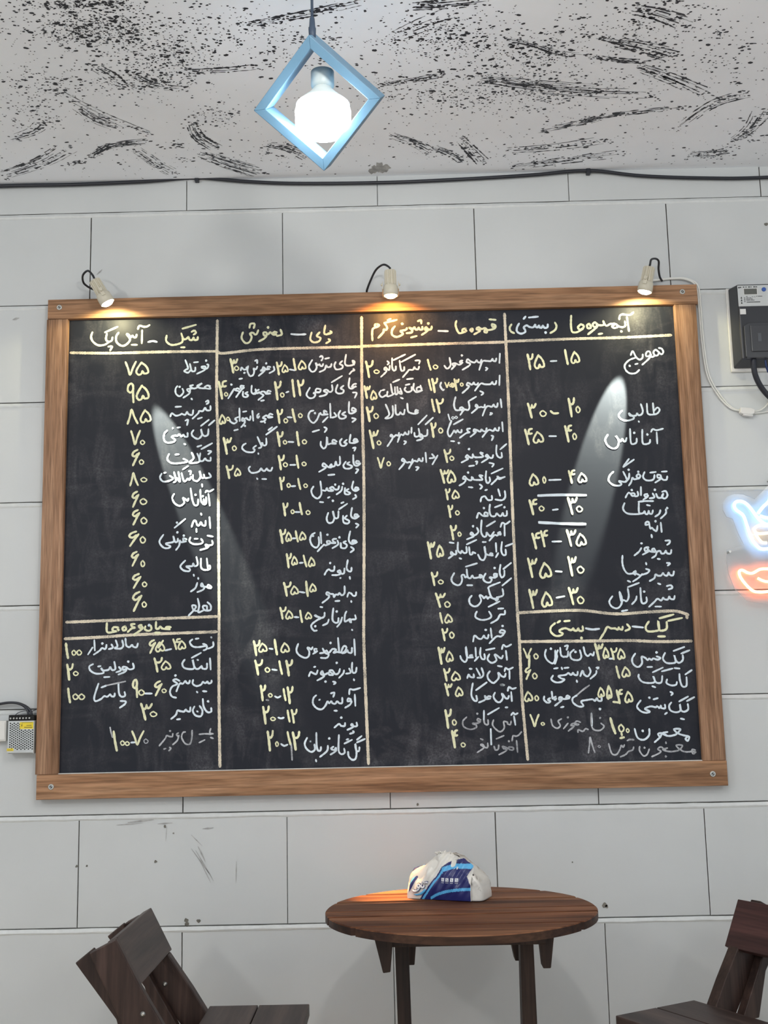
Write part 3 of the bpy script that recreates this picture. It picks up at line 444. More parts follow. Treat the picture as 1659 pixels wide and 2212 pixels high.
Iw2411,943 2414,910 2396,900 2379,898|w2411,961 2461,1000|w2386,895 2371,890 2375,880 2386,890 2358,891 2344,909 2335,944|w2335,944 2340,957 2399,979|w2356,893 2338,899 2328,891 2321,904 2308,894 2300,905 2285,910 2292,880 2273,855 2251,851 2231,866 2228,891 2242,909|y#32045,926,2098,852|y#02091,881,2123,850
Iw2331,846 2393,875|w2420,824 2417,804 2393,802 2377,777 2341,757|w2384,835 2412,836|w2333,821 2345,795 2326,780 2291,776 2261,789 2259,807 2267,822|y#12063,819,2081,763|y#52090,811,2132,765
Iw2412,701 2415,713 2397,719 2387,706 2409,701 2393,684 2368,684 2329,648|w2404,741|w2339,730 2343,677|w2326,695 2320,675 2305,681 2301,691 2287,674 2270,676 2250,692 2241,660|w2312,721|y#22075,733,2104,669|y#02113,715,2139,682
Iw2417,606 2421,558|w2396,616 2404,638 2421,628 2447,640|w2400,581 2392,566 2379,572 2372,579 2355,587 2364,557 2338,543 2316,563 2327,590|w2370,526 2392,522|w2310,613 2356,621|w2300,591 2301,566 2286,566 2277,591 2281,626|w2253,627 2254,577|w2267,577 2246,555|w2234,587 2222,585 2226,575 2239,577 2206,578 2201,633 2206,575 2195,551 2176,564 2169,584|y#32052,631,2086,544|y#52092,610,2130,555
Iw2432,498 2431,454|w2406,496 2412,514 2427,506 2452,516|w2411,484 2405,467 2390,470 2383,477 2371,490 2373,463 2354,441 2339,436 2317,456 2313,479 2326,498|w2381,425 2399,425|w2282,517 2291,484 2280,467 2258,465|w2254,515 2273,477|w2238,485 2238,468 2220,471 2211,483 2203,464|w2217,514 2229,513|y#22078,518,2110,453|y#52117,500,2166,453
Iw2437,385 2439,337|w2419,392 2426,412 2443,402 2464,407|w2424,365 2418,351 2406,353 2399,363 2387,378 2391,354 2375,333 2356,337 2341,362 2350,384|w2381,424 2401,423|w2327,362 2314,365 2301,351 2324,353|w2304,353 2294,368 2296,348 2261,333|w2248,399 2307,439|w2249,369 2251,344 2236,345 2222,377 2232,436|y#32082,437,2120,373|y#52136,418,2177,369
Iw2447,257 2453,210|w2432,262 2443,274 2453,266 2468,272|d2431,230 2426,213 2413,216 2409,226 2391,228 2393,197 2375,177 2355,183 2331,212 2337,239|w2404,304 2414,304|d2307,240 2306,215 2289,221 2284,248|w2287,289 2285,243|w2308,269 2369,302|d2268,241 2253,248 2250,236 2267,233 2252,224 2222,222 2242,214 2241,200 2211,192 2177,206 2172,235 2193,257|d2251,274|y#22079,299,2110,202|y#02114,246,2137,217
Id2456,127 2459,66|d2432,127 2438,152 2453,151 2468,156 2484,173|d2438,93 2414,94 2416,82 2435,79 2438,93|d2416,84 2382,99 2386,87 2403,84 2393,72 2360,56|d2415,125|d2360,107 2356,85 2341,81 2335,100|w2320,191 2320,110|d2348,139 2389,155|d2301,118 2300,96 2285,96 2275,111 2263,109 2280,94 2244,70|d2264,141 2276,136|y#42112,190,2141,99|y#02157,123,2181,101
Hy3173,2469 3176,2435 3180,2388|y3129,2458 3133,2478 3148,2487 3174,2483 3195,2484 3211,2498|y3160,2446 3161,2421 3146,2411 3123,2417 3108,2432 3118,2415 3099,2408 3085,2418 3107,2432 3077,2432 3058,2422 3045,2430 3038,2452 3041,2430 3024,2425 3006,2429 2991,2443 2977,2431 2986,2416 3003,2421 2999,2431 3001,2417 2978,2397 2948,2374|y3137,2387|y3008,2374 3029,2377|y2959,2437 2945,2428 2949,2410 2966,2414 2959,2437|y2894,2419 2909,2433 2924,2427 2925,2416 2908,2403 2895,2409 2894,2421 2903,2428|y2922,2408 2891,2390 2870,2387 2857,2396 2854,2437 2858,2486|y2764,2448 2772,2427 2763,2404 2736,2387|y2518,2443 2507,2424 2512,2403 2531,2391|w2723,2438 2720,2421 2704,2418 2694,2431 2689,2420 2677,2421 2673,2433 2665,2422 2654,2426 2652,2439 2641,2423 2620,2425 2602,2435 2586,2422 2593,2410 2593,2396 2569,2387 2548,2400 2548,2423 2561,2447|w2709,2390|w2618,2481 2670,2485|w2588,2474 2599,2487
Iy#22601,2267,2631,2177|y#52637,2260,2694,2183|w2729,2222 2763,2223|y#12810,2286,2830,2202|y#52844,2274,2893,2208|w3343,2284 3359,2279 3366,2260 3355,2247 3338,2263 3324,2274 3311,2261 3317,2243 3332,2241 3341,2254|w3319,2242 3299,2233 3290,2264 3273,2262 3267,2242 3281,2237 3297,2248 3283,2223 3244,2189|w3250,2249 3247,2229 3230,2219 3211,2235 3195,2269 3182,2246|w3213,2232 3173,2218 3146,2190 3149,2161 3171,2141 3203,2141 3225,2159|w3204,2193 3219,2196|w3173,2184
Iw3291,1965 3293,1901|w3294,1920 3314,1940 3326,1926 3312,1906 3287,1900 3265,1902 3257,1916 3257,1964|w3223,1962 3232,1924 3224,1903 3207,1898 3199,1909 3193,1897 3170,1897 3154,1911 3158,1898 3177,1892 3177,1878 3138,1868 3107,1879 3096,1903 3117,1927|w3205,1864 3208,1859|y#22820,2006,2852,1899|y#02858,1958,2882,1922|y2717,1934 2734,1920 2760,1921|y#32591,1979,2637,1898|y#02655,1938,2692,1905
Iw3302,1798 3302,1734|w3271,1801 3282,1817 3302,1810 3339,1818|w3263,1756 3258,1738 3231,1732 3220,1747 3223,1815|w3250,1787|w3189,1766 3186,1743 3167,1734 3155,1746 3155,1820|w3177,1798|w3133,1770 3126,1750 3115,1754 3110,1765 3098,1751 3088,1763 3074,1783 3088,1755 3080,1721 3055,1711 3025,1730 3014,1762 3030,1791|y#42793,1850,2830,1756|y#02833,1804,2855,1769|w2703,1790 2741,1789|y#42569,1836,2610,1745|y#52612,1817,2671,1754
Iw3106,1607 3139,1650|w3106,1605 3167,1646|w3050,1580 3029,1560 3021,1531 3044,1506 3077,1501 3091,1511 3077,1527 3111,1521 3122,1534 3104,1579|w3137,1569 3132,1540 3111,1521|w3135,1589|w3183,1561 3176,1551 3187,1540 3198,1553 3186,1565|w3195,1548 3188,1539 3162,1535 3153,1544 3145,1520 3131,1500|w3187,1577|w3222,1574 3212,1548 3226,1529 3253,1526 3271,1535 3276,1557|w3308,1556 3292,1556 3293,1541 3310,1543 3309,1556 3309,1535 3277,1513|w3346,1547 3341,1529 3323,1528 3312,1540|w3317,1574 3345,1575|w3253,1570 3284,1573|y#42802,1594,2835,1522|y#52851,1577,2900,1525|w2692,1541 2756,1542|y#02656,1561,2673,1526|y#52581,1578,2633,1513
Iw3313,1461 3333,1464 3341,1440 3326,1423 3310,1432 3318,1451 3310,1430 3288,1429 3279,1450|w3273,1473|w3260,1453 3268,1431 3242,1426|w3230,1451 3214,1446 3222,1432 3233,1445 3229,1434 3206,1419|w3197,1491 3195,1444|w3177,1465 3179,1444 3162,1439 3159,1455 3141,1455 3147,1441 3161,1444|w3147,1442 3128,1460 3109,1433|w3146,1474|c3179,1408 3220,1411 3261,1410|c2627,1457 2760,1459 2893,1453|c2626,1453 2760,1454 2893,1450
Iw3327,1363 3326,1340 3296,1312|w3335,1369|w3297,1358 3289,1338 3266,1323|w3256,1359 3249,1339 3235,1343 3233,1357 3225,1338 3213,1341 3210,1355 3199,1343 3179,1348 3181,1403|w3194,1343 3168,1339 3122,1342 3100,1355 3092,1376 3102,1402|w3224,1389 3241,1385|y#32790,1440,2842,1348|y#02834,1392,2868,1360|w2705,1373 2733,1376|y#42577,1435,2619,1351|y#02628,1397,2657,1370|c2625,1308 2753,1298 2882,1293|c2625,1302 2752,1293 2882,1287
Iw3295,1289 3297,1237|w3276,1271 3269,1243 3255,1250 3245,1261 3235,1259 3229,1293 3214,1292 3211,1279 3226,1280|w3267,1297|w3240,1223 3242,1207|y#32776,1259,2826,1171|y#52825,1238,2880,1172|w2694,1197 2743,1197|y#42585,1248,2627,1160|y#42634,1260,2670,1172
Iw3344,1136 3338,1116 3319,1119 3314,1132 3303,1118 3288,1119 3282,1132 3265,1127 3256,1107 3235,1094|w3314,1188 3338,1188 3336,1175 3323,1165|w3260,1125 3250,1146 3238,1138 3253,1127 3227,1131 3215,1142 3219,1154 3199,1149 3202,1132 3220,1139 3215,1129 3186,1114|w3180,1150 3166,1130 3140,1110|w3183,1176|w3266,1089 3278,1087
Iw3351,1018 3344,996 3327,1000 3322,1013 3313,996 3298,999 3291,1010 3280,997 3263,996 3250,1003 3242,983 3216,968|w3315,1065 3332,1062 3319,1050|w3260,954 3273,949|w3199,1035 3217,1027 3205,1012 3175,1003|w3201,1069 3203,1059|w3177,1007 3156,987 3124,967|w3162,1002 3142,1013 3143,1024 3129,1016 3142,1002 3129,1011 3099,1011 3080,1035 3072,1071 3075,1111|w3096,972 3111,965|y#32777,1110,2820,1007|y#02822,1058,2860,1021|w2705,1033 2738,1030|y#32556,1107,2605,1004|y#52617,1081,2682,999
Iw3347,884 3341,866 3323,869 3318,881 3308,865 3290,867 3284,875 3272,860 3253,870 3234,853 3204,827|w3307,938 3329,942 3337,928 3316,920|w3238,828 3270,827|w3193,880 3193,857 3176,846 3164,860 3163,931|w3182,911|w3140,886 3134,866 3113,844|w3094,928 3097,887 3085,861 3068,867 3056,860 3051,883 3048,913 3058,883 3058,855 3044,830 3023,823 2999,836 2990,862 3008,889|w3095,937 3157,959|w3055,807 3086,812|y#32772,940,2823,850|y#02815,893,2852,854|w2704,888 2747,895|y#32556,935,2600,835|y#52621,920,2680,841
Hy3199,748 3180,719 3190,695 3237,696 3252,706 3249,750 3252,703 3272,697 3293,708 3295,743|y3258,764 3335,783|y3304,749 3380,763|y3244,666 3281,665|w3108,723 3165,716|y3079,736 3094,713 3069,700|y3055,722 3052,708 3037,711 3035,720 3027,707 3014,714 2991,715 2972,723 2955,695 2927,655|w2856,718 2889,711 2927,714|y2838,730 2838,707 2820,706 2814,719 2806,707 2791,709 2788,719 2773,710 2744,721 2715,712 2713,702 2728,693 2719,683 2690,681 2665,703 2666,729 2690,750|y2740,759 2769,761|y2702,752 2717,761|y2829,666
Iw3371,562 3370,537 3351,522 3335,531 3325,563 3331,528 3310,520 3279,524 3263,547 3276,576|w3323,586 3382,606|w3363,571 3410,588|w3323,494 3349,491|w3229,559 3250,550 3234,541 3211,548 3202,540 3189,547 3180,540 3168,552 3149,558 3149,524 3127,504 3102,519 3097,548 3115,576|w3231,580|w3176,503 3202,503|y#32900,633,2943,548|y#52941,612,2972,555|w2974,552 2997,552|y#22985,608,3017,548|y#53019,604,3059,549|w2893,590 2887,571 2874,579 2859,569 2845,582 2838,617|w2785,604 2764,584 2771,555 2806,548 2823,565 2817,600|w2793,592|w2753,596 2749,570 2734,568 2727,567 2714,578 2711,617|w2737,624 2753,627 2745,604|w2698,603 2690,585 2692,568 2679,531|w2634,607 2627,581 2638,552 2666,533 2681,554 2684,603|w2661,612|y#72513,615,2554,565|y2543,577 2539,520|y#02566,588,2590,560
Iw3347,462 3348,428 3359,396 3381,399 3384,444|w3379,459 3414,481|w3279,435 3275,415 3300,402 3325,405 3331,420|w3254,453 3248,421 3229,416 3215,425 3205,454 3212,424 3186,417 3146,424 3127,447 3128,464|w3204,474 3260,498|w3253,478 3312,492|w3197,400 3213,394|y#13005,510,3027,448|y#53037,506,3082,453|w2901,489 2897,472 2867,447|w2901,505 2914,506 2907,499|w2862,507 2869,484 2853,460 2834,470 2826,490 2813,462|w2800,485 2796,468 2780,471 2774,481 2764,469 2749,479 2733,470 2696,465 2709,452 2726,446 2708,433 2679,432 2656,448 2666,468|w2673,505 2694,508|w2714,510 2717,501|w2728,507 2752,509|w2792,440 2794,431|y#62515,514,2548,452|y#02554,484,2580,454
Iw3382,301 3382,273 3360,261 3343,271 3339,302 3341,269 3317,259 3288,269 3281,293 3294,311|w3337,316 3386,341|w3378,317 3419,337|w3340,225 3357,221|w3259,301 3259,282 3240,283 3237,296 3229,283 3218,293 3209,288 3186,293 3166,289 3151,280 3176,266 3156,260 3128,269 3109,295 3131,326|w3200,330 3223,336|w3178,339|w3256,250 3268,258|w3292,368 3305,360 3296,350|y#43004,386,3035,313|y#53046,374,3088,317|y2984,321 3015,317|y#52950,407,2977,339|y#52903,399,2937,349|w2922,345 2919,328 2902,330 2896,343 2886,329 2872,337 2843,334 2811,327 2822,303 2796,301 2768,321 2766,345 2790,360|w2910,285|d2787,359 2823,388 2859,412|w2752,351 2738,360 2732,348 2751,346 2717,342 2706,351 2694,350 2694,338 2707,343 2702,332 2669,307|w2701,298 2716,301|w2676,356 2665,349 2671,338 2678,347|w2655,382 2658,345|w2645,348 2633,340 2646,331 2630,324 2612,340 2614,358|y#52507,385,2551,334|y#02562,364,2583,337
Iw3372,132 3359,118 3370,108 3378,129 3349,137 3321,149 3335,169 3300,170 3314,147 3286,136 3258,137 3238,151 3265,156|w3258,140 3230,151 3214,146 3223,132 3232,145 3223,129 3193,104|w3168,175 3165,141 3136,118 3103,130 3090,177|w3133,165|y#12956,236,2993,155|y#03003,201,3033,163|y#03044,179,3060,159|y3018,155 3020,144|y3010,129 3030,133|d2912,209 2927,192 2904,172 2870,178 2860,210 2863,264|w2863,261 2863,199|d2908,238|d2841,178 2827,182 2812,169 2789,178 2786,165|d2802,217 2781,223 2771,206 2794,205 2763,212 2750,201 2768,198 2735,172|d2735,213 2710,185|d2736,244|d2701,237 2683,225 2693,202 2676,188 2652,203 2645,237|y#72535,262,2580,201|y#02590,221,2609,206
Id3407,58 3390,61 3393,40 3408,47 3390,51 3355,50 3329,62 3340,84 3306,85 3322,62 3293,54 3264,54 3233,64 3259,72|d3250,58 3226,78 3207,67 3224,55 3206,42 3174,29|d3248,28|d3253,103 3253,95|d3162,68 3149,41 3129,34 3110,61 3112,83|d3137,76|d3080,81 3072,65 3050,58 3035,43 3006,31|d3047,115 3062,121 3082,119|d3031,94 3023,81 3014,91 3005,69 2986,44 2961,50 2947,101|d#82837,137,2871,56|d#02889,94,2903,82
"""
RULES = """
16,2338 245,2330 561,2330 852,2326
855,2320 889,2314 1086,2331 1348,2333 1663,2333
1674,2336 2082,2339 2480,2340
2491,2344 2858,2350 3143,2351 3417,2358
848,2509 845,2080 853,1813 856,1524 856,1342 860,906 860,455 866,24
1669,2508 1663,2061 1664,1505 1651,838 1648,662 1653,389 1661,22
2481,2507 2484,2014 2483,1331 2487,845 2492,654 2494,384 2502,199 2512,26
26,813 422,820 847,826
18,723 221,728 423,737 847,743
2491,810 2670,816 2841,815 3021,793 3195,799 3341,801 3415,779
2492,654 2899,649 3089,647 3244,638 3424,637
3406,787 3407,762
"""
STROKES = [([(0.046,-0.522),(0.125,-0.403),(0.225,-0.286)],0.0110,3),
([(0.074,-0.436),(0.114,-0.362),(0.171,-0.319)],0.0143,6),
([(0.038,-0.161),(0.111,-0.226),(0.223,-0.247)],0.0099,8),
([(-0.233,-0.067),(-0.104,-0.141),(-0.001,-0.232)],0.0242,8),
([(0.171,-0.209),(0.214,-0.109),(0.259,-0.033)],0.0176,6),
([(0.342,-0.173),(0.422,-0.098),(0.506,-0.034)],0.0242,10),
([(0.352,-0.35),(0.358,-0.266),(0.397,-0.197)],0.0154,6),
([(0.56,-0.784),(0.645,-0.805),(0.729,-0.83),(0.822,-0.863)],0.0099,4),
([(-0.149,-0.279),(-0.076,-0.314),(-0.023,-0.369)],0.0154,4),
([(0.247,-0.211),(0.294,-0.224)],0.0154,5),
([(0.293,-0.216),(0.297,-0.133)],0.0110,3),
([(0.526,-0.212),(0.587,-0.187),(0.646,-0.114)],0.0154,5),
([(-0.035,-0.108),(-0.008,-0.136),(0.016,-0.129)],0.0055,2),
([(0.158,-0.643),(0.198,-0.579),(0.207,-0.525)],0.0154,3),
([(0.249,-0.608),(0.291,-0.543),(0.366,-0.517)],0.0132,4),
([(0.38,-0.592),(0.492,-0.597),(0.594,-0.613)],0.0088,3),
([(1.081,-0.537),(1.204,-0.498),(1.407,-0.455)],0.0198,8),
([(1.205,-0.487),(1.338,-0.447),(1.553,-0.425)],0.0198,5),
([(0.995,-0.562),(1.063,-0.54)],0.0088,3),
([(1.145,-0.696),(1.207,-0.67),(1.277,-0.631),(1.345,-0.618)],0.0077,4),
([(1.401,-0.675),(1.471,-0.648),(1.563,-0.604)],0.0198,8),
([(1.354,-0.696),(1.413,-0.67),(1.45,-0.643)],0.0055,2),
([(1.356,-0.617),(1.404,-0.599),(1.484,-0.587),(1.545,-0.613)],0.0066,3),
([(1.478,-0.56),(1.571,-0.503),(1.684,-0.419)],0.0154,7),
([(1.408,-0.803),(1.474,-0.783),(1.559,-0.734)],0.0198,7),
([(1.645,-0.238),(1.709,-0.371),(1.789,-0.425)],0.0165,5),
([(1.817,-0.16),(1.844,-0.24),(1.844,-0.34)],0.0176,5),
([(1.838,-0.175),(1.861,-0.265),(1.869,-0.339)],0.0088,2),
([(1.361,-0.298),(1.489,-0.334),(1.641,-0.358)],0.0088,4),
([(1.269,-0.247),(1.398,-0.296),(1.42,-0.313)],0.0110,4),
([(1.227,-0.039),(1.368,-0.075),(1.526,-0.109)],0.0176,6),
([(1.191,-0.141),(1.331,-0.153),(1.478,-0.194)],0.0154,3),
([(0.869,-0.252),(0.944,-0.195),(0.991,-0.138)],0.0154,5),
([(0.996,-0.171),(1.05,-0.121),(1.092,-0.061)],0.0110,4),
([(1.057,-0.229),(1.1,-0.146),(1.145,-0.058)],0.0154,5),
([(1.721,-0.085),(1.797,-0.095),(1.83,-0.115)],0.0154,4),
([(1.868,-0.16),(1.916,-0.192)],0.0077,3),
([(0.859,-0.511),(0.939,-0.529),(1.006,-0.551)],0.0088,3),
([(0.913,-0.834),(0.995,-0.839),(1.095,-0.851)],0.0132,5),
([(0.882,-0.717),(0.956,-0.77),(1.017,-0.803)],0.0220,4),
([(1.498,-0.834),(1.549,-0.815)],0.0088,4),
([(1.633,-0.693),(1.713,-0.641)],0.0154,3),
([(1.727,-0.393),(1.74,-0.472)],0.0110,4),
([(1.245,-0.44),(1.27,-0.416)],0.0088,5),
([(1.286,-0.791),(1.305,-0.776)],0.0066,3),
([(1.311,-0.732),(1.329,-0.705)],0.0066,4),
([(0.094,-0.892),(0.137,-0.868)],0.0088,4),
([(0.659,-0.718),(0.744,-0.724)],0.0110,2)]
CLOUDS = [(0.206,-0.785,0.155,0.09,900),(0.334,-0.645,0.164,0.1,500),(0.033,-0.555,0.146,0.107,240),(0.496,-0.772,0.208,0.1,260),(0.654,-0.67,0.152,0.118,150),(0.989,-0.713,0.15,0.114,420),(1.19,-0.625,0.2,0.142,520),(1.057,-0.45,0.212,0.103,420),(1.291,-0.449,0.177,0.114,260),(1.465,-0.729,0.214,0.094,220),(1.618,-0.543,0.206,0.129,140),(-0.061,-0.4,0.106,0.095,120),(0.257,-0.544,0.147,0.064,220),(0.425,-0.375,0.107,0.073,110),(0.859,-0.493,0.115,0.089,80),(0.559,-0.161,0.129,0.069,60),(1.774,-0.082,0.106,0.052,80),(1.27,-0.123,0.197,0.084,70),(0.21,-0.876,0.149,0.02,250)]
build_ceiling()
fb = MB(); fb.box((-2.6, -4.6, -.06), (4.2, 0, 0), 0); struct(fb.build('floor', M['floor']))

# ------------------------------------------------------------------ the chalkboard
PX0, PZ0, PY = -.0545, 1.035, -.0145
board = thing('chalkboard', 'large blackboard menu in a walnut frame covered with handwritten chalk columns', 'chalkboard', (.81, 0, 1.0))
def bpart(mb, name, mats, bevel=0.0):
    o = mb.build(name, mats, board, bevel); o.location = (-.81, 0, -1.0); return o
b = MB(); b.box((-.075, PY, 1.02), (1.69, -.002, 2.33)); bpart(b, 'writing_panel', M['board'])
def rail(x0, x1, z0, z1, y, mat, name, seed):
    b = MB(); rnd = random.Random(seed); n = 14
    b.box((x0, y, z0), (x1, -.001, z1)); return bpart(b, name, mat, .0012)
rail(-.1105, 1.7310, 2.2995, 2.3570, -.0300, M['frame_h'], 'frame_rail', 1)
rail(-.1085, 1.7265, .9710, 1.0362, -.0300, M['frame_h'], 'frame_rail', 2)
rail(-.1130, -.0525, 1.0366, 2.2990, -.0285, M['frame_v'], 'frame_stile', 3)
rail(1.6640, 1.7255, 1.0366, 2.2990, -.0285, M['frame_v'], 'frame_stile', 4)
b = MB(); b.box((-.052, -.0265, 1.0364), (1.6635, -.0146, 1.0385)); bpart(b, 'chalk_ledge_trim', M['rim'], .0006)['label'] = 'thin white trim along the bottom of the slate'
for x, z in ((-.0775, 2.3332), (1.6891, 2.3356), (-.0689, 1.0041), (1.6875, 1.0019)):
    b = MB(); mt = Matrix.Translation((x, -.030, z)) @ Matrix.Rotation(PI / 2, 4, 'X')
    b.lathe([(.0078, -.0005), (.0078, .0010), (.0066, .0018)], 20, 0, mt)
    b.lathe([(.0038, .0017), (.0038, .0021)], 16, 1, mt)
    b.box((-.0030, -.0008, .0019), (.0030, .0008, .0024), 0, mt @ Matrix.Rotation(.7, 4, 'Z'))
    bpart(b, 'frame_screw', [M['steel'], M['socket']])
DIG = {'0': ['.5,.0 .08,.4 .3,.95 .75,.95 .98,.5 .5,.0'], '1': ['.2,.0 .45,.5 .8,1'],
       '2': ['.02,.03 .22,.42 .42,1', '.97,.0 .88,.22 .6,.34 .25,.32'], '3': ['.02,.0 .2,.4 .42,1', '.14,.27 .32,.33 .46,.25 .5,.08', '.5,.12 .58,.27 .78,.25 .97,.02'],
       '4': ['.02,.05 .25,.5 .45,1', '.97,.02 .62,.06 .5,.2 .66,.33 .95,.3', '.5,.3 .25,.38'], '5': ['.45,.0 .15,.45 .04,.78 .2,1 .42,.95 .52,.72 .66,.92 .95,.85 .92,.55 .72,.25 .4,.02'],
       '6': ['.75,.0 .3,.12 .12,.32 .4,.42 .8,.25', '.95,.2 .6,.55 .2,1'], '7': ['.0,.0 .25,.5 .46,1 .7,.5 1,.0'], '8': ['.0,1 .22,.5 .38,.0 .65,.5 1,.98'],
       '9': ['.82,.3 .5,.48 .12,.36 .2,.1 .55,.0 .78,.14 .78,.5 .85,1']}
CW = {'w': 0, 'y': 1, 'd': 2, 'c': 0}
def ribbon(b, pts, hw, m, y, rnd):
    pts = [Vector(p) for p in pts]
    if len(pts) == 1:
        n = 9; b.poly([(pts[0].x + hw * 1.35 * rnd.uniform(.85, 1.15) * math.cos(2 * PI * q / n), y, pts[0].z + hw * 1.35 * rnd.uniform(.85, 1.15) * math.sin(2 * PI * q / n)) for q in range(n)], m); return
    P = smooth_path(pts, 5) if len(pts) > 2 else [pts[0].lerp(pts[1], k / 4) for k in range(5)]
    n = len(P); prev = None
    for i, p in enumerate(P):
        t = P[min(i + 1, n - 1)] - P[max(i - 1, 0)]
        if t.length < 1e-7: continue
        t.normalize(); s = Vector((-t.z, 0, t.x)); w = hw * rnd.uniform(.84, 1.12) * (.85 if i in (0, n - 1) else 1)
        A = (p.x + s.x * w, y, p.z + s.z * w); B = (p.x - s.x * w, y, p.z - s.z * w)
        if prev:
            y2 = y - 2e-6 * i
            b.poly([(prev[0][0], y2, prev[0][2]), (A[0], y2, A[2]), (B[0], y2, B[2]), (prev[1][0], y2, prev[1][2])], m)
        prev = (A, B)
        if i in (0, n - 1):
            b.poly([(p.x + w * .96 * math.cos(2 * PI * q / 8), y - 1e-5, p.z + w * .96 * math.sin(2 * PI * q / 8)) for q in range(8)], m)
def U(s): x, z = s.split(','); return (PX0 + float(x) / 2000, 0, PZ0 + float(z) / 2000)
def write_menu():
    rnd = random.Random(5)
    for ln in CHALK.strip().split('\n'):
        head = ln[0] == 'H'; y = PY - .0004; cl = []
        for st in ln[1:].split('|'):
            c = st[0]; m = CW[c]; hw = .0031 if c == 'y' else .0026
            if head: hw = .0030
            if c == 'd': hw = .0022
            y -= .00003; b = MB(); dig = st[1] == '#'
            if st[1] == '#':
                x0, z0, x1, z1 = [float(q) for q in st[3:].split(',')]
                sc = min(1.0, abs(z1 - z0) / 150 + .45)
                for k in DIG[st[2]]:
                    pts = []
                    for q in k.split(' '):
                        u, w = [float(t) for t in q.split(',')]
                        pts.append((PX0 + (x0 + (x1 - x0) * u) / 2000, 0, PZ0 + (z0 + (z1 - z0) * w) / 2000))
                    ribbon(b, pts, hw * sc * (1.12 if '#' and k is DIG[st[2]][0] and st[2] in '1234' else 1), m, y, rnd); y -= .00002
            else: ribbon(b, [U(q) for q in st[1:].split(' ')], hw, m, y, rnd)
            xs_ = [v[0] for v in b.v]
            if xs_: cl.append([min(xs_), max(xs_), 'price' if not head and (dig or c == 'y') else 'item', b])
        # strokes that stand close together are one word or one price
        merged = True
        while merged:
            merged = False
            for i in range(len(cl)):
                for j in range(i + 1, len(cl)):
                    A, B_ = cl[i], cl[j]
                    gap = .024 if A[2] == 'item' == B_[2] else .022
                    if A[2] == B_[2] and A[0] < B_[1] + gap and B_[0] < A[1] + gap:
                        k = len(A[3].v); A[3].v += B_[3].v; A[3].f += [tuple(q + k for q in f) for f in B_[3].f]; A[3].m += B_[3].m; A[3].sm += B_[3].sm
                        A[0] = min(A[0], B_[0]); A[1] = max(A[1], B_[1]); cl.pop(j); merged = True; break
                if merged: break
        for _, _, kind, b in cl: bpart(b, 'chalk_heading_lettering' if head else 'chalk_%s_lettering' % kind, [M['cw'], M['cy'], M['cd']])
    for ln in RULES.strip().split('\n'):
        b = MB(); pts = [U(q) for q in ln.split(' ')]
        P = smooth_path(pts, 30) if len(pts) > 2 else [Vector(pts[0]).lerp(Vector(pts[1]), k / 8) for k in range(9)]
        ribbon(b, P[::3] if len(pts) > 2 else P, .0040, 0, PY - .0002, rnd)
        bpart(b, 'chalk_ruled_line', M['cc'])
write_menu()

# ------------------------------------------------------------------ clip lamps along the top of the board
def board_lamp(label, tail, lens, beam, warm, cable, bracket=True):
    t = thing('spotlight', label, 'lamp', (lens[0], 0, lens[2]), 0, 'small cream spotlights above the board')
    T = Vector((lens[0], 0, lens[2]))
    ax = Vector(lens) - Vector(tail); L = ax.length; F = frame_from(ax, Vector(tail) - T)
    def rb(q, h): return 1.0 if h > L * .60 or q % 6 in (0, 1, 2) else .74
    b = MB(); b.lathe([(.006, -.002), (.0150, 0), (.0165, .003), (.0170, L * .58), (.0172, L * .60)], 60, 0, F, False, rb)
    b.build('ribbed_body', M['lampbody'], t)
    b = MB(); b.lathe([(.0172, L * .585), (.0196, L * .62), (.0206, L * .78), (.0208, L * .97), (.0190, L * .985), (.0182, L * .93)], 36, 0, F)
    b.build('lamp_collar', M['lampbody'], t)
    b = MB(); b.lathe([(.0180, L * .94), (.0165, L * .99), (.0120, L * 1.04), (.0040, L * 1.06)], 28, 0, F)
    b.build('lens', M['lenso' if warm else 'lensw'], t)
    b = MB()                                               # U bracket with its two thumb screws
    for s in (-1, 1):
        b.box((s * .0220 - .0009, -.005, L * .44), (s * .0220 + .0009, .005, L * .74), 0, F)
        b.lathe([(.0036, 0), (.0036, .004), (.0024, .006)], 10, 0, F @ Matrix.Translation((s * .0215, 0, L * .55)) @ Matrix.Rotation(s * PI / 2, 4, 'Y'))
    A = F @ Vector((-.0220, 0, L * .70)); B = F @ Vector((.0220, 0, L * .70)); yb = -.0330
    for P in (A, B): b.tube([P, Vector((P.x, yb, P.z))], .0018, 6)
    b.tube([Vector((A.x, yb, A.z)), Vector((B.x, yb, B.z))], .0022, 6)
    b.build('bracket', M['lampbody'], t)
    b = MB(); b.tube(smooth_path([Vector(p) - T for p in cable], 8), .0030, 8); b.build('power_cord', M['blackrub'], t)
    col = (1, .55, .18) if warm else (1, .93, .72)
    d = (Vector(beam[0]) + Vector(beam[1])) / 2
    P = Vector(lens) + ax.normalized() * .008
    return P, col
lens = Vector((.0775, -.0960, 2.3150))
def beam(P, s, e, energy, col, extra=0.0, blend=.35):
    d1 = (Vector(s) - P).normalized(); d2 = (Vector(e) - P).normalized()
    return spot('board_beam', P, d1 + d2, energy, col, d1.angle(d2) + extra, blend)
P, c = board_lamp('small cream spotlight tilted right at the upper left corner of the blackboard', (.0400, -.1020, 2.3840), (.0775, -.0960, 2.3180), ((0, 0, 0), (0, 0, 0)), False,
    [(.0400, -.1020, 2.384), (.0355, -.101, 2.398), (.0167, -.085, 2.419), (-.0028, -.065, 2.414), (-.0062, -.045, 2.400), (.004, -.030, 2.392), (.024, -.020, 2.384), (.060, -.014, 2.366)])
beam(P, (.195, PY, 2.03), (.575, PY, 1.17), 150, (.95, 1, .80), .02)
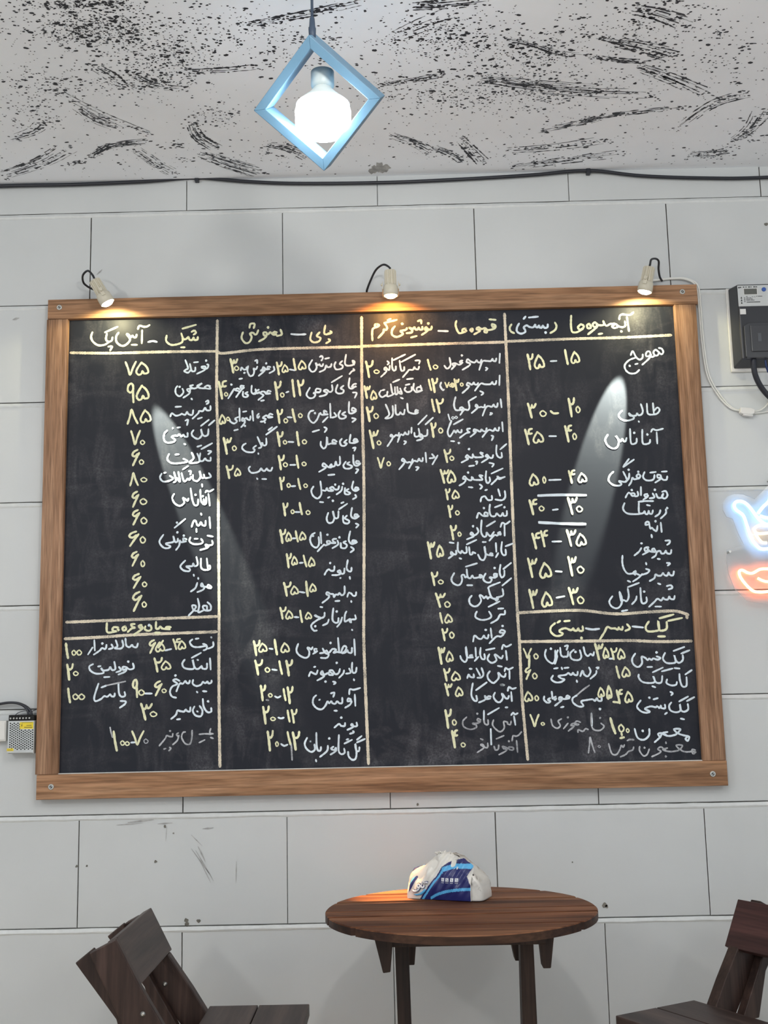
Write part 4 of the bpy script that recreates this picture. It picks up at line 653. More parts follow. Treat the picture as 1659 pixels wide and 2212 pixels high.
spot('lamp_spill', P, (-.05, .6, -1), 1.15, (1, .90, .50), 2.65, .3)
P, c = board_lamp('small cream spotlight with a warm amber glow above the middle of the blackboard', (.8640, -.0990, 2.3930), (.8640, -.0990, 2.3180), ((0, 0, 0), (0, 0, 0)), True,
    [(.864, -.099, 2.393), (.863, -.099, 2.401), (.850, -.092, 2.413), (.838, -.075, 2.417), (.822, -.055, 2.410), (.806, -.035, 2.385), (.797, -.018, 2.368), (.796, -.006, 2.3625)])
spot('table_beam', P, (-.040, -.100, -1.58), 420, (1, .52, .18), .17, .8)
spot('lamp_spill', P, (0, .62, -1), 1.7, (1, .46, .10), 2.65, .3)
P, c = board_lamp('small cream spotlight tilted left near the upper right corner of the blackboard', (1.5830, -.1020, 2.3830), (1.5670, -.0960, 2.3130), ((0, 0, 0), (0, 0, 0)), False,
    [(1.583, -.102, 2.383), (1.586, -.101, 2.392), (1.594, -.085, 2.412), (1.612, -.060, 2.424), (1.624, -.045, 2.422), (1.626, -.030, 2.405), (1.632, -.014, 2.388), (1.640, -.008, 2.376)])
beam(P, (1.496, PY, 2.09), (1.320, PY, 1.40), 150, (.95, 1, .80), .02)
spot('lamp_spill', P, (.05, .6, -1), 1.15, (1, .90, .50), 2.65, .3)

# ------------------------------------------------------------------ pendant lamp
pend = thing('pendant_lamp', 'glowing pendant lamp in a tilted diamond frame hanging from the ceiling', 'lamp', (.7300, -.95, 2.4300))
PO = Vector((.7300, -.95, 2.4300))
ax = Vector((.11, math.cos(.56), math.sin(.56))).normalized()           # the frame's own depth axis, tipped back
xx = Vector((1, -.11, .018)); xx = (xx - ax * xx.dot(ax)).normalized(); uu = xx.cross(ax).normalized()
if uu.z < 0: uu = -uu
FM = Matrix(((xx.x, ax.x, uu.x, 0), (xx.y, ax.y, uu.y, 0), (xx.z, ax.z, uu.z, 0), (0, 0, 0, 1)))
FM = Matrix.Translation((-.003, -.04, -.017)) @ FM
R0, T0, D0 = .129, .025, .085
corner = [(0, R0), (R0, 0), (0, -R0), (-R0, 0)]; inner = [(0, R0 - T0), (R0 - T0, 0), (0, -R0 + T0), (-R0 + T0, 0)]
for k in range(4):
    b = MB(); a, c, d, e = corner[k], corner[(k + 1) % 4], inner[(k + 1) % 4], inner[k]
    b.prism([a, c, d, e], 'Y', -D0 / 2, D0 / 2, 0, FM)
    b.build('frame_side', M['pendant'], pend, .0012)
top = FM @ Vector((0, 0, R0))
b = MB(); b.tube([top + Vector((0, 0, -.012)), top + Vector((0, 0, .004)), top + Vector((0, 0, .012)), top + Vector((0, 0, .016)), top + Vector((0, 0, .034)), top + Vector((0, 0, .038))], [.0065, .0072, .0076, .0062, .0050, .0026], 16)
b.build('cord_grip', M['pcord'], pend)
b = MB(); b.tube([top + Vector((0, 0, .036)), Vector((top.x + .0005, top.y, CEIL - 2.43 - .03)), Vector((top.x + .0005, top.y, CEIL - 2.43))], .0028, 10); b.build('cord', M['pcord'], pend)
b = MB(); b.lathe([(.045, -.022), (.052, -.018), (.052, 0)], 28, 0, Matrix.Translation((top.x, top.y, CEIL - 2.43))); b.build('ceiling_rose', M['pendant'], pend, .001)
BX = Vector((top.x + .016, top.y + .055, 0)); BZ = -.0915
b = MB(); b.lathe([(.020, .136), (.0235, .134), (.0235, .104), (.0190, .098)], 24, 0, Matrix.Translation((BX.x, BX.y, BZ))); b.build('lamp_holder', M['psocket'], pend)
b = MB(); b.lathe([(.018, .100), (.020, .096), (.030, .084), (.0500, .066), (.0545, .0615), (.0300, .0612)], 32, 0, Matrix.Translation((BX.x, BX.y, BZ))); b.build('bulb_base', M['bulbbase'], pend)
b = MB(); b.lathe([(.0180, 0), (.0430, .004), (.0535, .012), (.0560, .022), (.0562, .048), (.0540, .056), (.0480, .0605), (.0300, .0620)], 40, 0, Matrix.Translation((BX.x, BX.y, BZ)))
b.build('light_bulb', M['bulb'], pend)

# ------------------------------------------------------------------ cables along the wall
pts = [(-2.5, 0, 2.712), (-1.5, 0, 2.720), (-.75, 0, 2.712), (-.2654, 0, 2.7172), (-.05, 0, 2.7165), (.15, 0, 2.7205), (.3081, 0, 2.7275), (.45, 0, 2.7130), (.5976, 0, 2.7030), (.853, 0, 2.6990), (1.0814, 0, 2.7035), (1.28, 0, 2.7110), (1.4443, 0, 2.7200), (1.60, 0, 2.7000), (1.78, 0, 2.6885), (1.9628, 0, 2.6860), (2.4, 0, 2.700)]
b = MB(); b.tube(smooth_path([(p[0], -.010, p[2] - .0045) for p in pts], 8), .0052, 10)
tag(b.build('power_cable', M['blackcable']), 'black cable sagging along the joint of the wall and the splattered ceiling', 'cable')
for x, z, lab in ((.3085, 2.7215, 'black clip holding the ceiling cable up left of the pendant lamp'), (1.4448, 2.7145, 'black clip holding the ceiling cable up right of the pendant lamp')):
    b = MB(); b.box((x - .006, -.0170, z - .010), (x + .006, -.0005, z + .0075)); b.box((x - .004, -.0150, z + .005), (x + .004, -.0005, z + .016))
    tag(b.build('cable_clip', M['blackcable'], None, .0015), lab, 'clip', 'cable clips under the ceiling')
wc = [(1.5760, 2.3740), (1.6179, 2.3790), (1.6642, 2.3830), (1.7035, 2.3792), (1.7330, 2.3580), (1.7395, 2.2990), (1.7415, 2.1900), (1.7508, 2.0953), (1.7792, 2.0344), (1.8092, 2.0004), (1.8350, 1.9925)]
b = MB()
for dx, dz, y in ((0, 0, -.006), (.0058, .0030, -.0045)):
    b.tube(smooth_path([(x + dx * (1 if i > 3 else .3), y - (.006 if 2 < i < 5 else 0), z + dz * (1 if i < 9 else .2)) for i, (x, z) in enumerate(wc)], 8), .0026, 8)
tag(b.build('twin_wire', M['whitecable']), 'pair of white wires dropping from the right spotlight beside the blackboard', 'wire')
b = MB(); mt = Matrix.Translation((1.8500, -.012, 1.9885)) @ Matrix.Rotation(.12, 4, 'Y')
b.prism([(-.018, -.007), (-.012, -.010), (.012, -.010), (.022, -.005), (.022, .005), (.012, .009), (-.018, .008)], 'Y', -.010, .008, 0, mt); b.box((-.010, -.009, -.014), (.018, .004, -.009), 0, mt)
tag(b.build('wire_connector', M['whiteplastic'], None, .002), 'white plastic connector joining the wires below the electric meter', 'connector')
b = MB(); b.tube(smooth_path([(1.872, -.010, 1.9875), (1.892, -.010, 1.992), (1.912, -.010, 2.008), (1.932, -.012, 2.035), (1.944, -.014, 2.062), (1.951, -.018, 2.085)], 6), .0022, 8)
b.tube(smooth_path([(1.872, -.008, 1.984), (1.895, -.007, 1.9855), (1.930, -.006, 1.9900), (2.05, -.006, 2.000)], 6), .0022, 8)
tag(b.build('twin_wire', M['whitecable']), 'white wires running right from the connector under the electric meter', 'wire')

# ------------------------------------------------------------------ electric meter
met = thing('electric_meter', 'black electricity meter with a grey printed label on the wall right of the board', 'meter', (1.92, 0, 2.22))
def mp(b, name, mats, bev=0.0): o = b.build(name, mats, met, bev); o.location = (-1.92, 0, -2.22); return o
b = MB(); b.box((1.8185, -.010, 2.104), (2.010, -.0005, 2.349)); mp(b, 'back_plate', M['whiteplastic'], .002)
X0, X1, Z0, Z1, Y0, Y1 = 1.8235, 2.004, 2.112, 2.3465, -.010, -.066
b = MB()
b.hexa([(X0, Y0, Z0), (X1, Y0, Z0), (X1 - .010, Y1, Z0 + .012), (X0 + .010, Y1, Z0 + .012), (X0, Y0, Z1), (X1, Y0, Z1), (X1 - .010, Y1, Z1 - .006), (X0 + .010, Y1, Z1 - .006)])
mp(b, 'meter_case', M['meter'], .004)
b = MB(); b.box((1.8335, -.0670, 2.2760), (1.9940, -.0655, 2.3370)); mp(b, 'printed_label', M['meterlabel'], .0008)
b = MB(); b.box((1.8495, -.0682, 2.3085), (1.8880, -.0668, 2.3275)); b.box((1.8510, -.0690, 2.3100), (1.8865, -.0681, 2.3262), 1); mp(b, 'display', [M['rim'], M['lcd']])
b = MB(); F = lambda x0, z0, x1, z1: b.box((x0, -.0676, z0), (x1, -.0669, z1))
for k, w in enumerate((.006, .005, .009, .004, .010, .006)): F(1.8490 + k * .0072, 2.3305, 1.8490 + k * .0072 + w * .6, 2.3330)
F(1.8360, 2.3285, 1.8395, 2.3325); F(1.8405, 2.3295, 1.8440, 2.3325)
for z, ws in ((2.3035, (.004,)), (2.2995, (.007, .006)), (2.2958, (.004, .005, .006)), (2.2925, (.010, .011))):
    x = 1.8560
    for w in ws: F(x, z, x + w, z + .0013); x += w + .0015
for z in (2.2998, 2.2960, 2.2925, 2.2885): F(1.8500, z, 1.8530, z + .0016)
for k in range(18): F(1.8570 + k * .0021, 2.2865, 1.8570 + k * .0021 + .0013, 2.2890)
for k in range(3): b.prism([(1.8425, 2.3045 - k * .0075), (1.8402, 2.2985 - k * .0075), (1.8448, 2.2985 - k * .0075)], 'Y', -.0676, -.0669)
F(1.8845, 2.3035, 1.8865, 2.3052); F(1.8885, 2.3036, 1.9010, 2.3050)
mp(b, 'label_print', M['print'])
b = MB(); b.tube([(1.8735, -.0675, 2.3050), (1.8725, -.0675, 2.3028), (1.8745, -.0675, 2.3010)], .0004, 5); b.tube([(1.8760, -.0675, 2.3030), (1.8766, -.0675, 2.3026)], .0005, 5); b.tube([(1.8790, -.0675, 2.3040), (1.8806, -.0675, 2.3040), (1.8804, -.0675, 2.3008)], .0004, 5); mp(b, 'pen_number', M['print'])
b = MB(); b.lathe([(.0060, 0), (.0060, .0022), (.0050, .003)], 22, 0, Matrix.Translation((1.9065, -.0668, 2.3235)) @ Matrix.Rotation(PI / 2, 4, 'X')); mp(b, 'blue_button', M['bluebtn'])
b = MB(); b.box((1.8365, -.0668, 2.2530), (1.8525, -.0655, 2.2685)); mp(b, 'blank_sticker', M['rim'])['label'] = 'small square white sticker'
b = MB(); b.prism([(1.8420, 2.1290), (1.8470, 2.1250), (1.9930, 2.1250), (1.9930, 2.2255), (1.8530, 2.2255), (1.8420, 2.2180)], 'Y', -.0740, -.0655); b.box((1.8580, -.0775, 2.1420), (1.9860, -.0738, 2.2180)); mp(b, 'terminal_cover', M['smoke'], .002)
b = MB(); b.box((1.8770, -.0785, 2.1700), (1.8865, -.0773, 2.1940)); mp(b, 'cover_label', M['meterside'])
b = MB(); b.tube([(1.8660, -.0600, 2.130), (1.8660, -.0590, 2.1180)] + [Vector(p) for p in smooth_path([(1.8660, -.056, 2.108), (1.8715, -.050, 2.080), (1.8870, -.042, 2.0500), (1.9110, -.034, 2.0230), (1.94, -.028, 2.003), (1.99, -.022, 1.985), (2.06, -.016, 1.972)], 6)], .0078, 14); mp(b, 'supply_cable', M['blackcable'])
b = MB(); b.tube(smooth_path([(1.9000, -.056, 2.128), (1.9010, -.055, 2.108), (1.9050, -.051, 2.097), (1.9080, -.048, 2.090)], 5), .0030, 8); mp(b, 'blue_wire', M['bluecable'])

# ------------------------------------------------------------------ neon sign
neon = thing('neon_sign', 'glowing hand and lips neon sign on clear acrylic right of the blackboard', 'sign', (1.90, 0, 1.60))
def np_(b, name, mats, bev=0.0): o = b.build(name, mats, neon, bev); o.location = (-1.90, 0, -1.60); return o
pl = [(1.99, 1.80), (1.92, 1.80), (1.885, 1.768), (1.855, 1.738), (1.825, 1.752), (1.800, 1.755), (1.779, 1.747), (1.764, 1.727), (1.764, 1.709), (1.773, 1.690), (1.789, 1.684), (1.800, 1.647), (1.815, 1.612), (1.768, 1.600), (1.764, 1.570), (1.767, 1.535), (1.781, 1.493), (1.812, 1.458), (1.866, 1.447), (1.93, 1.452), (1.985, 1.485), (2.01, 1.54), (2.01, 1.60), (1.985, 1.64)]
b = MB(); b.prism(pl, 'Y', -.022, -.018); b.m = [0, 0] + [1] * (len(b.m) - 2); np_(b, 'acrylic_plate', [M['acrylic'], M['acryledge']])
hand = [(1.960, 1.640), (1.930, 1.612), (1.900, 1.600), (1.877, 1.599), (1.856, 1.601), (1.837, 1.624), (1.826, 1.661), (1.817, 1.692), (1.800, 1.707), (1.794, 1.719), (1.799, 1.730), (1.813, 1.732), (1.827, 1.725), (1.839, 1.711), (1.854, 1.688), (1.868, 1.672), (1.885, 1.664), (1.905, 1.660)]
T = lambda P, y=-.0275: smooth_path([(p[0], y, p[1]) for p in P], 6)
b = MB(); b.tube(T(hand), .0040, 10); np_(b, 'hand_tube', M['neonw'])
b = MB(); b.tube(T([(1.925, 1.762), (1.900, 1.742), (1.886, 1.726), (1.873, 1.715), (1.858, 1.697)]), .0040, 10); np_(b, 'finger_tube', M['neonw'])
b = MB(); b.tube(T([(1.863, 1.690), (1.883, 1.684), (1.920, 1.682), (1.950, 1.70), (1.965, 1.74)]), .0040, 10); np_(b, 'finger_tube', M['neonw'])
b = MB(); b.tube(T([(1.905, 1.668), (1.882, 1.663), (1.866, 1.665), (1.850, 1.660), (1.844, 1.652), (1.850, 1.643), (1.866, 1.641), (1.905, 1.645)]), .0038, 10); np_(b, 'finger_tube', M['neonc'])
b = MB(); b.tube(T([(1.8455, 1.643), (1.853, 1.629), (1.863, 1.617), (1.876, 1.615)]), .0038, 10); np_(b, 'finger_tube', M['neonc'])
lip = [(1.873, 1.544), (1.852, 1.543), (1.831, 1.533), (1.817, 1.535), (1.803, 1.542), (1.795, 1.537), (1.798, 1.522), (1.812, 1.501), (1.829, 1.485), (1.848, 1.481), (1.868, 1.482), (1.905, 1.486), (1.935, 1.505), (1.955, 1.535), (1.945, 1.545), (1.925, 1.538), (1.900, 1.543)]
b = MB(); b.tube(smooth_path([(p[0], -.0275, p[1]) for p in lip], 6, True), .0038, 10, 0, True); np_(b, 'lip_tube', M['neonr'])
b = MB(); b.tube(T([(1.844, 1.519), (1.855, 1.513), (1.870, 1.509), (1.895, 1.511), (1.915, 1.518)]), .0036, 10); np_(b, 'lip_tube', M['neonr'])
for x, z in ((1.775, 1.594), (1.900, 1.790), (1.99, 1.60)):
    b = MB(); b.lathe([(.0026, 0), (.0026, .020), (.0034, .0215), (.0034, .0235)], 12, 0, Matrix.Translation((x, -.0005, z)) @ Matrix.Rotation(PI / 2, 4, 'X')); np_(b, 'standoff_screw', M['steel'])

# ------------------------------------------------------------------ power supply at the left
psu = thing('power_supply', 'perforated metal power supply with yellow stickers at the left edge of the board', 'power supply', (-.15, 0, 1.14))
def pp(b, name, mats, bev=0.0): o = b.build(name, mats, psu, bev); o.location = (.15, 0, -1.14); return o
b = MB(); b.box((-.1865, -.0360, 1.0945), (-.1165, -.0010, 1.1790)); b.box((-.1880, -.0360, 1.0925), (-.1835, -.0010, 1.0945), 0); b.box((-.1195, -.036, 1.0925), (-.116, -.001, 1.0945)); pp(b, 'metal_case', M['galv'], .0010)
b = MB(); rows = 12
for i in range(13):
    for j in range(rows):
        x = -.1800 + i * .0050; z = 1.1045 + j * .0062 + (i % 2) * .0031
        if x > -.1550 and z > 1.157: continue
        if x < -.1690 and z < 1.1060: continue
        if z > 1.1745 or x > -.1190: continue
        n = 8; b.poly([(x + .0020 * math.cos(2 * PI * q / n), -.0361, z + .0020 * math.sin(2 * PI * q / n)) for q in range(n)])
pp(b, 'vent_holes', M['hole'])
b = MB(); b.box((-.1545, -.0366, 1.1575), (-.1185, -.0361, 1.1755))
b.prism([(-.1488, 1.1712), (-.1508, 1.1660), (-.1493, 1.1660), (-.1500, 1.1618), (-.1474, 1.1672), (-.1490, 1.1672), (-.1478, 1.1712)], 'Y', -.0369, -.0365, 1)
b.box((-.1430, -.0369, 1.1610), (-.1215, -.0365, 1.1625), 1); b.box((-.1500, -.0369, 1.1735), (-.1210, -.0365, 1.1743), 1); b.box((-.1370, -.0369, 1.1660), (-.1230, -.0365, 1.1672), 1)
pp(b, 'warning_sticker', [M['yellow'], M['print']])['label'] = 'yellow warning sticker with a black flash'
b = MB(); b.box((-.1878, -.0368, 1.1000), (-.1700, -.0361, 1.1070)); b.box((-.1860, -.0371, 1.1020), (-.1725, -.0367, 1.1030), 1); pp(b, 'small_sticker', [M['yellow'], M['print']])
b = MB(); b.box((-.1865, -.0320, 1.1790), (-.1190, -.0030, 1.1930))
for k in range(8): b.box((-.1860 + k * .0084, -.0335, 1.1795), (-.1850 + k * .0084, -.0040, 1.1945))
pp(b, 'terminal_block', M['hole'], .0005)
b = MB()
for k in range(7): b.lathe([(.0026, 0), (.0026, .0015), (.0018, .0022)], 10, 0, Matrix.Translation((-.1812 + k * .0084, -.0320, 1.1858)) @ Matrix.Rotation(PI / 2, 4, 'X'))
pp(b, 'terminal_screws', M['steel'])
b = MB()
for dx in (-.004, .004): b.tube(smooth_path([(-.132 + dx, -.024, 1.193), (-.134 + dx, -.024, 1.203), (-.144 + dx * .6, -.022, 1.215), (-.160, -.020 + dx, 1.2235), (-.180, -.018 + dx, 1.2275), (-.205, -.017 + dx, 1.2265), (-.24, -.016 + dx, 1.220), (-.30, -.016 + dx, 1.205)], 6), .0034, 8)
b.tube(smooth_path([(-.172, -.024, 1.193), (-.166, -.020, 1.200), (-.150, -.014, 1.205), (-.135, -.010, 1.203), (-.120, -.006, 1.208), (-.111, -.004, 1.208)], 6), .0010, 6)
pp(b, 'supply_cable', M['blackcable'])
b = MB(); b.box((-.2900, -.0240, 1.1260), (-.1955, -.0008, 1.1800)); b.box((-.2880, -.0260, 1.1290), (-.1980, -.0238, 1.1765))
tag(b.build('junction_box', M['whiteplastic'], None, .002), 'white plastic box cut by the photo edge beside the metal power supply', 'box')

# ------------------------------------------------------------------ round table
TX, TY, TR, TZ = .991, -.41, .310, .740
tab = thing('round_table', 'small round wooden plank table standing against the white block wall', 'table', (TX, TY, 0))
def round_slice(w0, w1, R, z0, z1, n=26, top=0, side=1, ang=.03):
    """one plank of the disc between two chords"""
    rnd = random.Random(int(w0 * 1e4)); b = MB(); P = []
    for q in range(n + 1):
        f0, f1 = math.asin(max(-1, w0 / R)), math.asin(min(1, w1 / R)); w = R * math.sin(f0 + (f1 - f0) * q / n); P.append((math.sqrt(max(0, R * R - w * w)), w))
    out = P + [(-u, w) for u, w in reversed(P)]
    ca, sa = math.cos(ang), math.sin(ang); ring = [(u * ca - w * sa, u * sa + w * ca) for u, w in out]
    k = len(ring); e = .0022
    cx = sum(p[0] for p in ring) / k; cy = sum(p[1] for p in ring) / k
    ins = [(p[0] - e * (p[0] - cx) / max(.02, math.hypot(p[0] - cx, p[1] - cy)), p[1] - e * (p[1] - cy) / max(.02, math.hypot(p[0] - cx, p[1] - cy))) for p in ring]
    i0 = [b.vert((x, y, z0)) for x, y in ring]; i1 = [b.vert((x, y, z1 - e)) for x, y in ring]; i2 = [b.vert((x, y, z1)) for x, y in ins]
    for q in range(k):
        r = (q + 1) % k; b.face((i0[q], i0[r], i1[r], i1[q]), side); b.face((i1[q], i1[r], i2[r], i2[q]), top)
    b.face(i2, top); b.face(i0[::-1], side); return b
cuts = [-.31, -.190, -.071, -.006, .112, .215, .31]
for a, c in zip(cuts, cuts[1:]):
    s = .0058; o = round_slice(a + (s if a > -.3 else 0), c - (s if c < .3 else 0), TR, TZ - .0185, TZ - (0, .0008, .0003, .0010, .0002, .0006)[cuts.index(a) % 6]).build('table_plank', [M['table'], M['tableedge']], tab)
b = MB()
def tapered(b, x0, x1, y0, y1, zt, zb, k, side):
    """apron block with one slanting edge"""
    if side < 0: p = [(x0, zt), (x1, zt), (x1 - k * .35, zb), (x1 - k, zb)] if False else [(x0, zt), (x1, zt), (x0 + k, zb + .0), (x0 + k * .45, zb)]
    else: p = [(x0, zt), (x1, zt), (x1 - k * .45, zb), (x1 - k, zb)]
    b.prism(p, 'Y', y0, y1)
zt = TZ - .0187
for P in ([(.7930, zt), (.8370, zt), (.8290, .641), (.8130, .639)],):
    b = MB(); b.prism([(x - TX, z) for x, z in P], 'Y', -.17, -.13); b.build('apron_bracket', M['leg'], tab, .002)
for P, y in (([(.8560, zt), (.8950, zt), (.8830, .602), (.8660, .602)], .09), ([(1.0960, zt), (1.1400, zt), (1.1360, .607), (1.1180, .607)], .09), ([(1.1500, zt), (1.1860, zt), (1.1740, .638), (1.1570, .638)], -.13)):
    b = MB(); b.prism([(x - TX, z) for x, z in P], 'Y', y - .02, y + .02); b.build('apron_bracket', M['leg'], tab, .002)
for x0, x1, bx0, bx1 in ((.8375, .8690, .8500, .8790), (1.1215, 1.1510, 1.1150, 1.1545)):
    b = MB(); b.hexa([(bx0 - TX, -.050, 0), (bx1 - TX, -.050, 0), (bx1 - TX, .030, 0), (bx0 - TX, .030, 0), (x0 - TX, -.030, zt), (x1 - TX, -.030, zt), (x1 - TX, .010, zt), (x0 - TX, .010, zt)]); b.build('leg', M['leg'], tab, .002)
for y0 in (-.150, .110):
    b = MB(); b.box((-.19, y0 - .018, .672), (.20, y0 + .018, zt)) if y0 > 0 else b.box((-.175, y0 - .012, .690), (.175, y0 + .012, zt)); b.build('cross_batten', M['leg'], tab, .002)
b = MB(); b.box((-.14, -.035, .20), (.15, -.008, .245)); b.build('stretcher', M['leg'], tab, .002)
for x0 in (-.130, .145):
    b = MB(); b.box((x0 - .022, -.20, 0), (x0 + .022, .20, .030)); b.build('foot', M['leg'], tab, .003)

# ------------------------------------------------------------------ tissue pack
def tissue_pack():
    pk = thing('tissue_pack', 'crumpled blue and white plastic tissue pack standing on the round table', 'tissue pack', (.952, -.262, TZ + .0008), 0)
    p0 = Vector((.8702, -.2680)); p1 = Vector((1.0205, -.3299)); p2 = Vector((1.0786, -.2197))
    e1 = p1 - p0; L = e1.length; e1.normalize(); e2 = Vector((-e1.y, e1.x)); Wd = .098
    O = Vector((.952, -.262)); rnd = random.Random(8)
    # silhouette of the long front face: height along its length (u in 0..L)
    prof = [(-.03, .046), (0, .050), (.010, .068), (.030, .074), (.045, .079), (.062, .096), (.082, .104), (.098, .104), (.118, .099), (.138, .094), (.150, .086), (L, .077), (L + .012, .064), (L + .030, .052)]
    def ht(u):
        for (a, h), (c, g) in zip(prof, prof[1:]):
            if a <= u <= c: return h + (g - h) * (u - a) / (c - a)
        return prof[-1][1]
    NU, NV = 132, 72; b = MB(); wob = lambda u, w: .0022 * math.sin(u * 130 + w * 70) + .0016 * math.sin(u * 310 - w * 190 + 1)
    def mat_at(u, h):
        """print on the front film: navy panels, light blue curves, white rest"""
        # left navy panel with a light blue band
        r = .003 + (h - .011) * .613
        if .0052 < u < r and h > .012:
            if abs(u - (.0045 + (h - .034) * .744)) < .0032: return 1
            return 0
        # big navy panel: boundary curve rising from the bottom left
        bl = [(.0, .033), (.010, .040), (.024, .051), (.040, .063), (.054, .075), (.075, .087), (.086, .104), (.093, .128), (.096, .155), (.14, .19)]
        bx = None
        for (h0, x0), (h1, x1) in zip(bl, bl[1:]):
            if h0 <= h <= h1: bx = x0 + (x1 - x0) * (h - h0) / (h1 - h0)
        if bx is not None and u > bx and u < L - .001 - (.010 * (1 - abs(h - .055) / .02) if abs(h - .055) < .02 else 0):
            k = u - bx
            c = .0775 - .3 * max(0, .118 - u) + .03 * max(0, u - .13) * -1
            if h < .064 and .0045 < k < .0105: return 1
            if u > .088 and h >= .060 and abs(h - c) < .0055: return 1
            if h >= .060 and u <= .092 and .0045 < k < .014: return 1
            s = .002 + .027 * (1 - math.exp(-(u - .060) / .038)) if u > .060 else -1
            if s > 0 and abs(h - s) < .0034: return 1
            return 0
        return 2
    grid = []
    for i in range(NU + 1):
        u = L * i / NU; col = []
        H = ht(u)
        for j in range(NV + 1):
            t = j / NV; h = H * t
            lean = .020 * t * t + .012 * max(0, t - .7)          # film folds inward towards the knotted top
            bul = .006 * math.sin(PI * min(1, t * 1.25)) * math.sin(PI * (.08 + .84 * u / L))
            w = lean - bul + wob(u, h) * t * 1.6 + (.006 * abs(math.sin((u - .05) * 120)) * max(0, t - .55) * 2)
            p = p0 + e1 * u + e2 * w - O
            col.append(b.vert((p.x, p.y, h)))
        grid.append(col)
    for i in range(NU):
        for j in range(NV):
            u = L * (i + .5) / NU; h = ht(u) * (j + .5) / NV
            b.face((grid[i][j], grid[i + 1][j], grid[i + 1][j + 1], grid[i][j + 1]), mat_at(u, h), True)
    b.build('printed_front', [M['navy'], M['sky'], M['packwhite']], pk)
    # the white body: ends, back and gathered top
    b = MB(); rings = []; n = 56; lev = 22
    for k in range(lev + 1):
        t = k / lev; ring = []
        for q in range(n):
            a = 2 * PI * q / n; cu, su = math.cos(a), math.sin(a)
            ex = .30
            uu_ = L / 2 + (L / 2 + .026) * (1 if cu > 0 else .62 if False else 1) * math.copysign(abs(cu) ** ex, cu) * (1 if cu > 0 else .80)
            ww = Wd / 2 + (Wd / 2 - .002) * math.copysign(abs(su) ** ex, su)
            if t < .55: f = 1 - .05 * (t / .55) ** 2
            else: f = .95 - .72 * ((t - .55) / .45) ** 1.5
            u2 = .080 + (uu_ - .080) * f; w2 = .045 + (ww - .045) * f
            hz = .104 * (t if t < .55 else .55 + (t - .55) * .98)
            side = 1 - .36 * max(0, (u2 - .125) / .07) - .20 * max(0, (.02 - u2) / .04)
            hz *= side
            if t > .3: hz = min(hz, ht(max(-.029, min(L + .029, u2))) * (.985 if .0 < u2 < L else .95) * (.4 + .6 * min(1, t / .8)))
            j = .0022 * math.sin(q * 1.9 + k * .9) + .0018 * math.sin(q * 3.7 - k * 1.7)
            w2 = max(w2 + j * t * 1.3, .0035 + .022 * t * t + .012 * max(0, t - .7)) if 0 < u2 < L else w2 + j * t * 1.3
            p = p0 + e1 * (u2 + j * t) + e2 * w2 - O
            ring.append(b.vert((p.x, p.y, max(0, hz + j * t * .35))))
        rings.append(ring)
    for A, B in zip(rings, rings[1:]):
        for q in range(n): b.face((A[q], A[(q + 1) % n], B[(q + 1) % n], B[q]), 0, True)
    b.face(rings[0][::-1]); b.face(rings[-1])
    b.build('film_wrap', [M['packwhite']], pk)
    b = MB()                                                     # frayed knot of film on top
    for k in range(16):
        a = rnd.uniform(0, 2 * PI); c = p0 + e1 * (.080 + .026 * (k / 15 - .5)) + e2 * .036 - O
        b.tube(smooth_path([(c.x, c.y, .094), (c.x + .006 * math.cos(a), c.y + .004 * math.sin(a), .101 + rnd.uniform(0, .004)), (c.x + .012 * math.cos(a), c.y + .006 * math.sin(a), .103 + rnd.uniform(-.003, .006))], 4), [.0030] * 4 + [.0022] * 3 + [.0012] * 2, 6)
    b.build('gathered_top', M['packwhite'], pk)
    def on_front(u, h, off=.0012):
        t = h / ht(u); w = .020 * t * t + .012 * max(0, t - .7) - .006 * math.sin(PI * min(1, t * 1.25)) * math.sin(PI * (.08 + .84 * u / L)) + wob(u, h) * t * 1.6 + (.006 * abs(math.sin((u - .05) * 120)) * max(0, t - .55) * 2)
        p = p0 + e1 * u + e2 * (w - off) - O; return Vector((p.x, p.y, h))
    # brand word on the white panel: dark outline under white strokes on a blue swash
    word = [[(.0500, .0305), (.0475, .0308), (.0420, .0292)], [(.0410, .0250), (.0400, .0215), (.0370, .0205), (.0345, .0225), (.0340, .0260)], [(.0340, .0225), (.0310, .0212), (.0270, .0205), (.0255, .0230), (.0265, .0262), (.0300, .0262), (.0310, .0225), (.0285, .0170), (.0230, .0135), (.0165, .0135), (.0150, .0160)], [(.0368, .0290), (.0372, .0295)]]
    word = [[(u * 1.13 - .001, h * 1.2 + .002) for u, h in st] for st in word]
    b = MB()
    for st in word: b.tube(smooth_path([on_front(u, h, .0005) for u, h in st], 4), .0034, 8)
    b.build('logo_outline', M['navy'], pk)
    b = MB()
    for st in word: b.tube(smooth_path([on_front(u, h, .0030) for u, h in st], 4), .0023, 8)
    b.build('logo_word', M['iconwhite'], pk)
    b = MB(); b.tube(smooth_path([on_front(u, h, .0002) for u, h in ((.0180, .0095), (.0270, .0095), (.0370, .0125), (.0450, .0190), (.0480, .0240))], 5), [.0010] * 3 + [.0022] * 6 + [.0032] * 8 + [.0022] * 2 + [.001] * 2, 8); b.build('logo_swash', M['sky'], pk)
    b = MB()
    for k in range(4):
        u = .0930 + k * .0113; h = .0470
        Q = [on_front(u + du, h + dh, .0012) for du, dh in ((-.0038, -.0040), (.0038, -.0040), (.0038, .0040), (-.0038, .0040))]; b.poly(Q)
        for g in range(3): b.poly([on_front(u - .0034 + g * .0024 + du, h - .0075 + dh, .0012) for du, dh in ((0, 0), (.0016, 0), (.0016, .0012), (0, .0012))])
    b.build('printed_icons', M['iconwhite'], pk)
    b = MB()
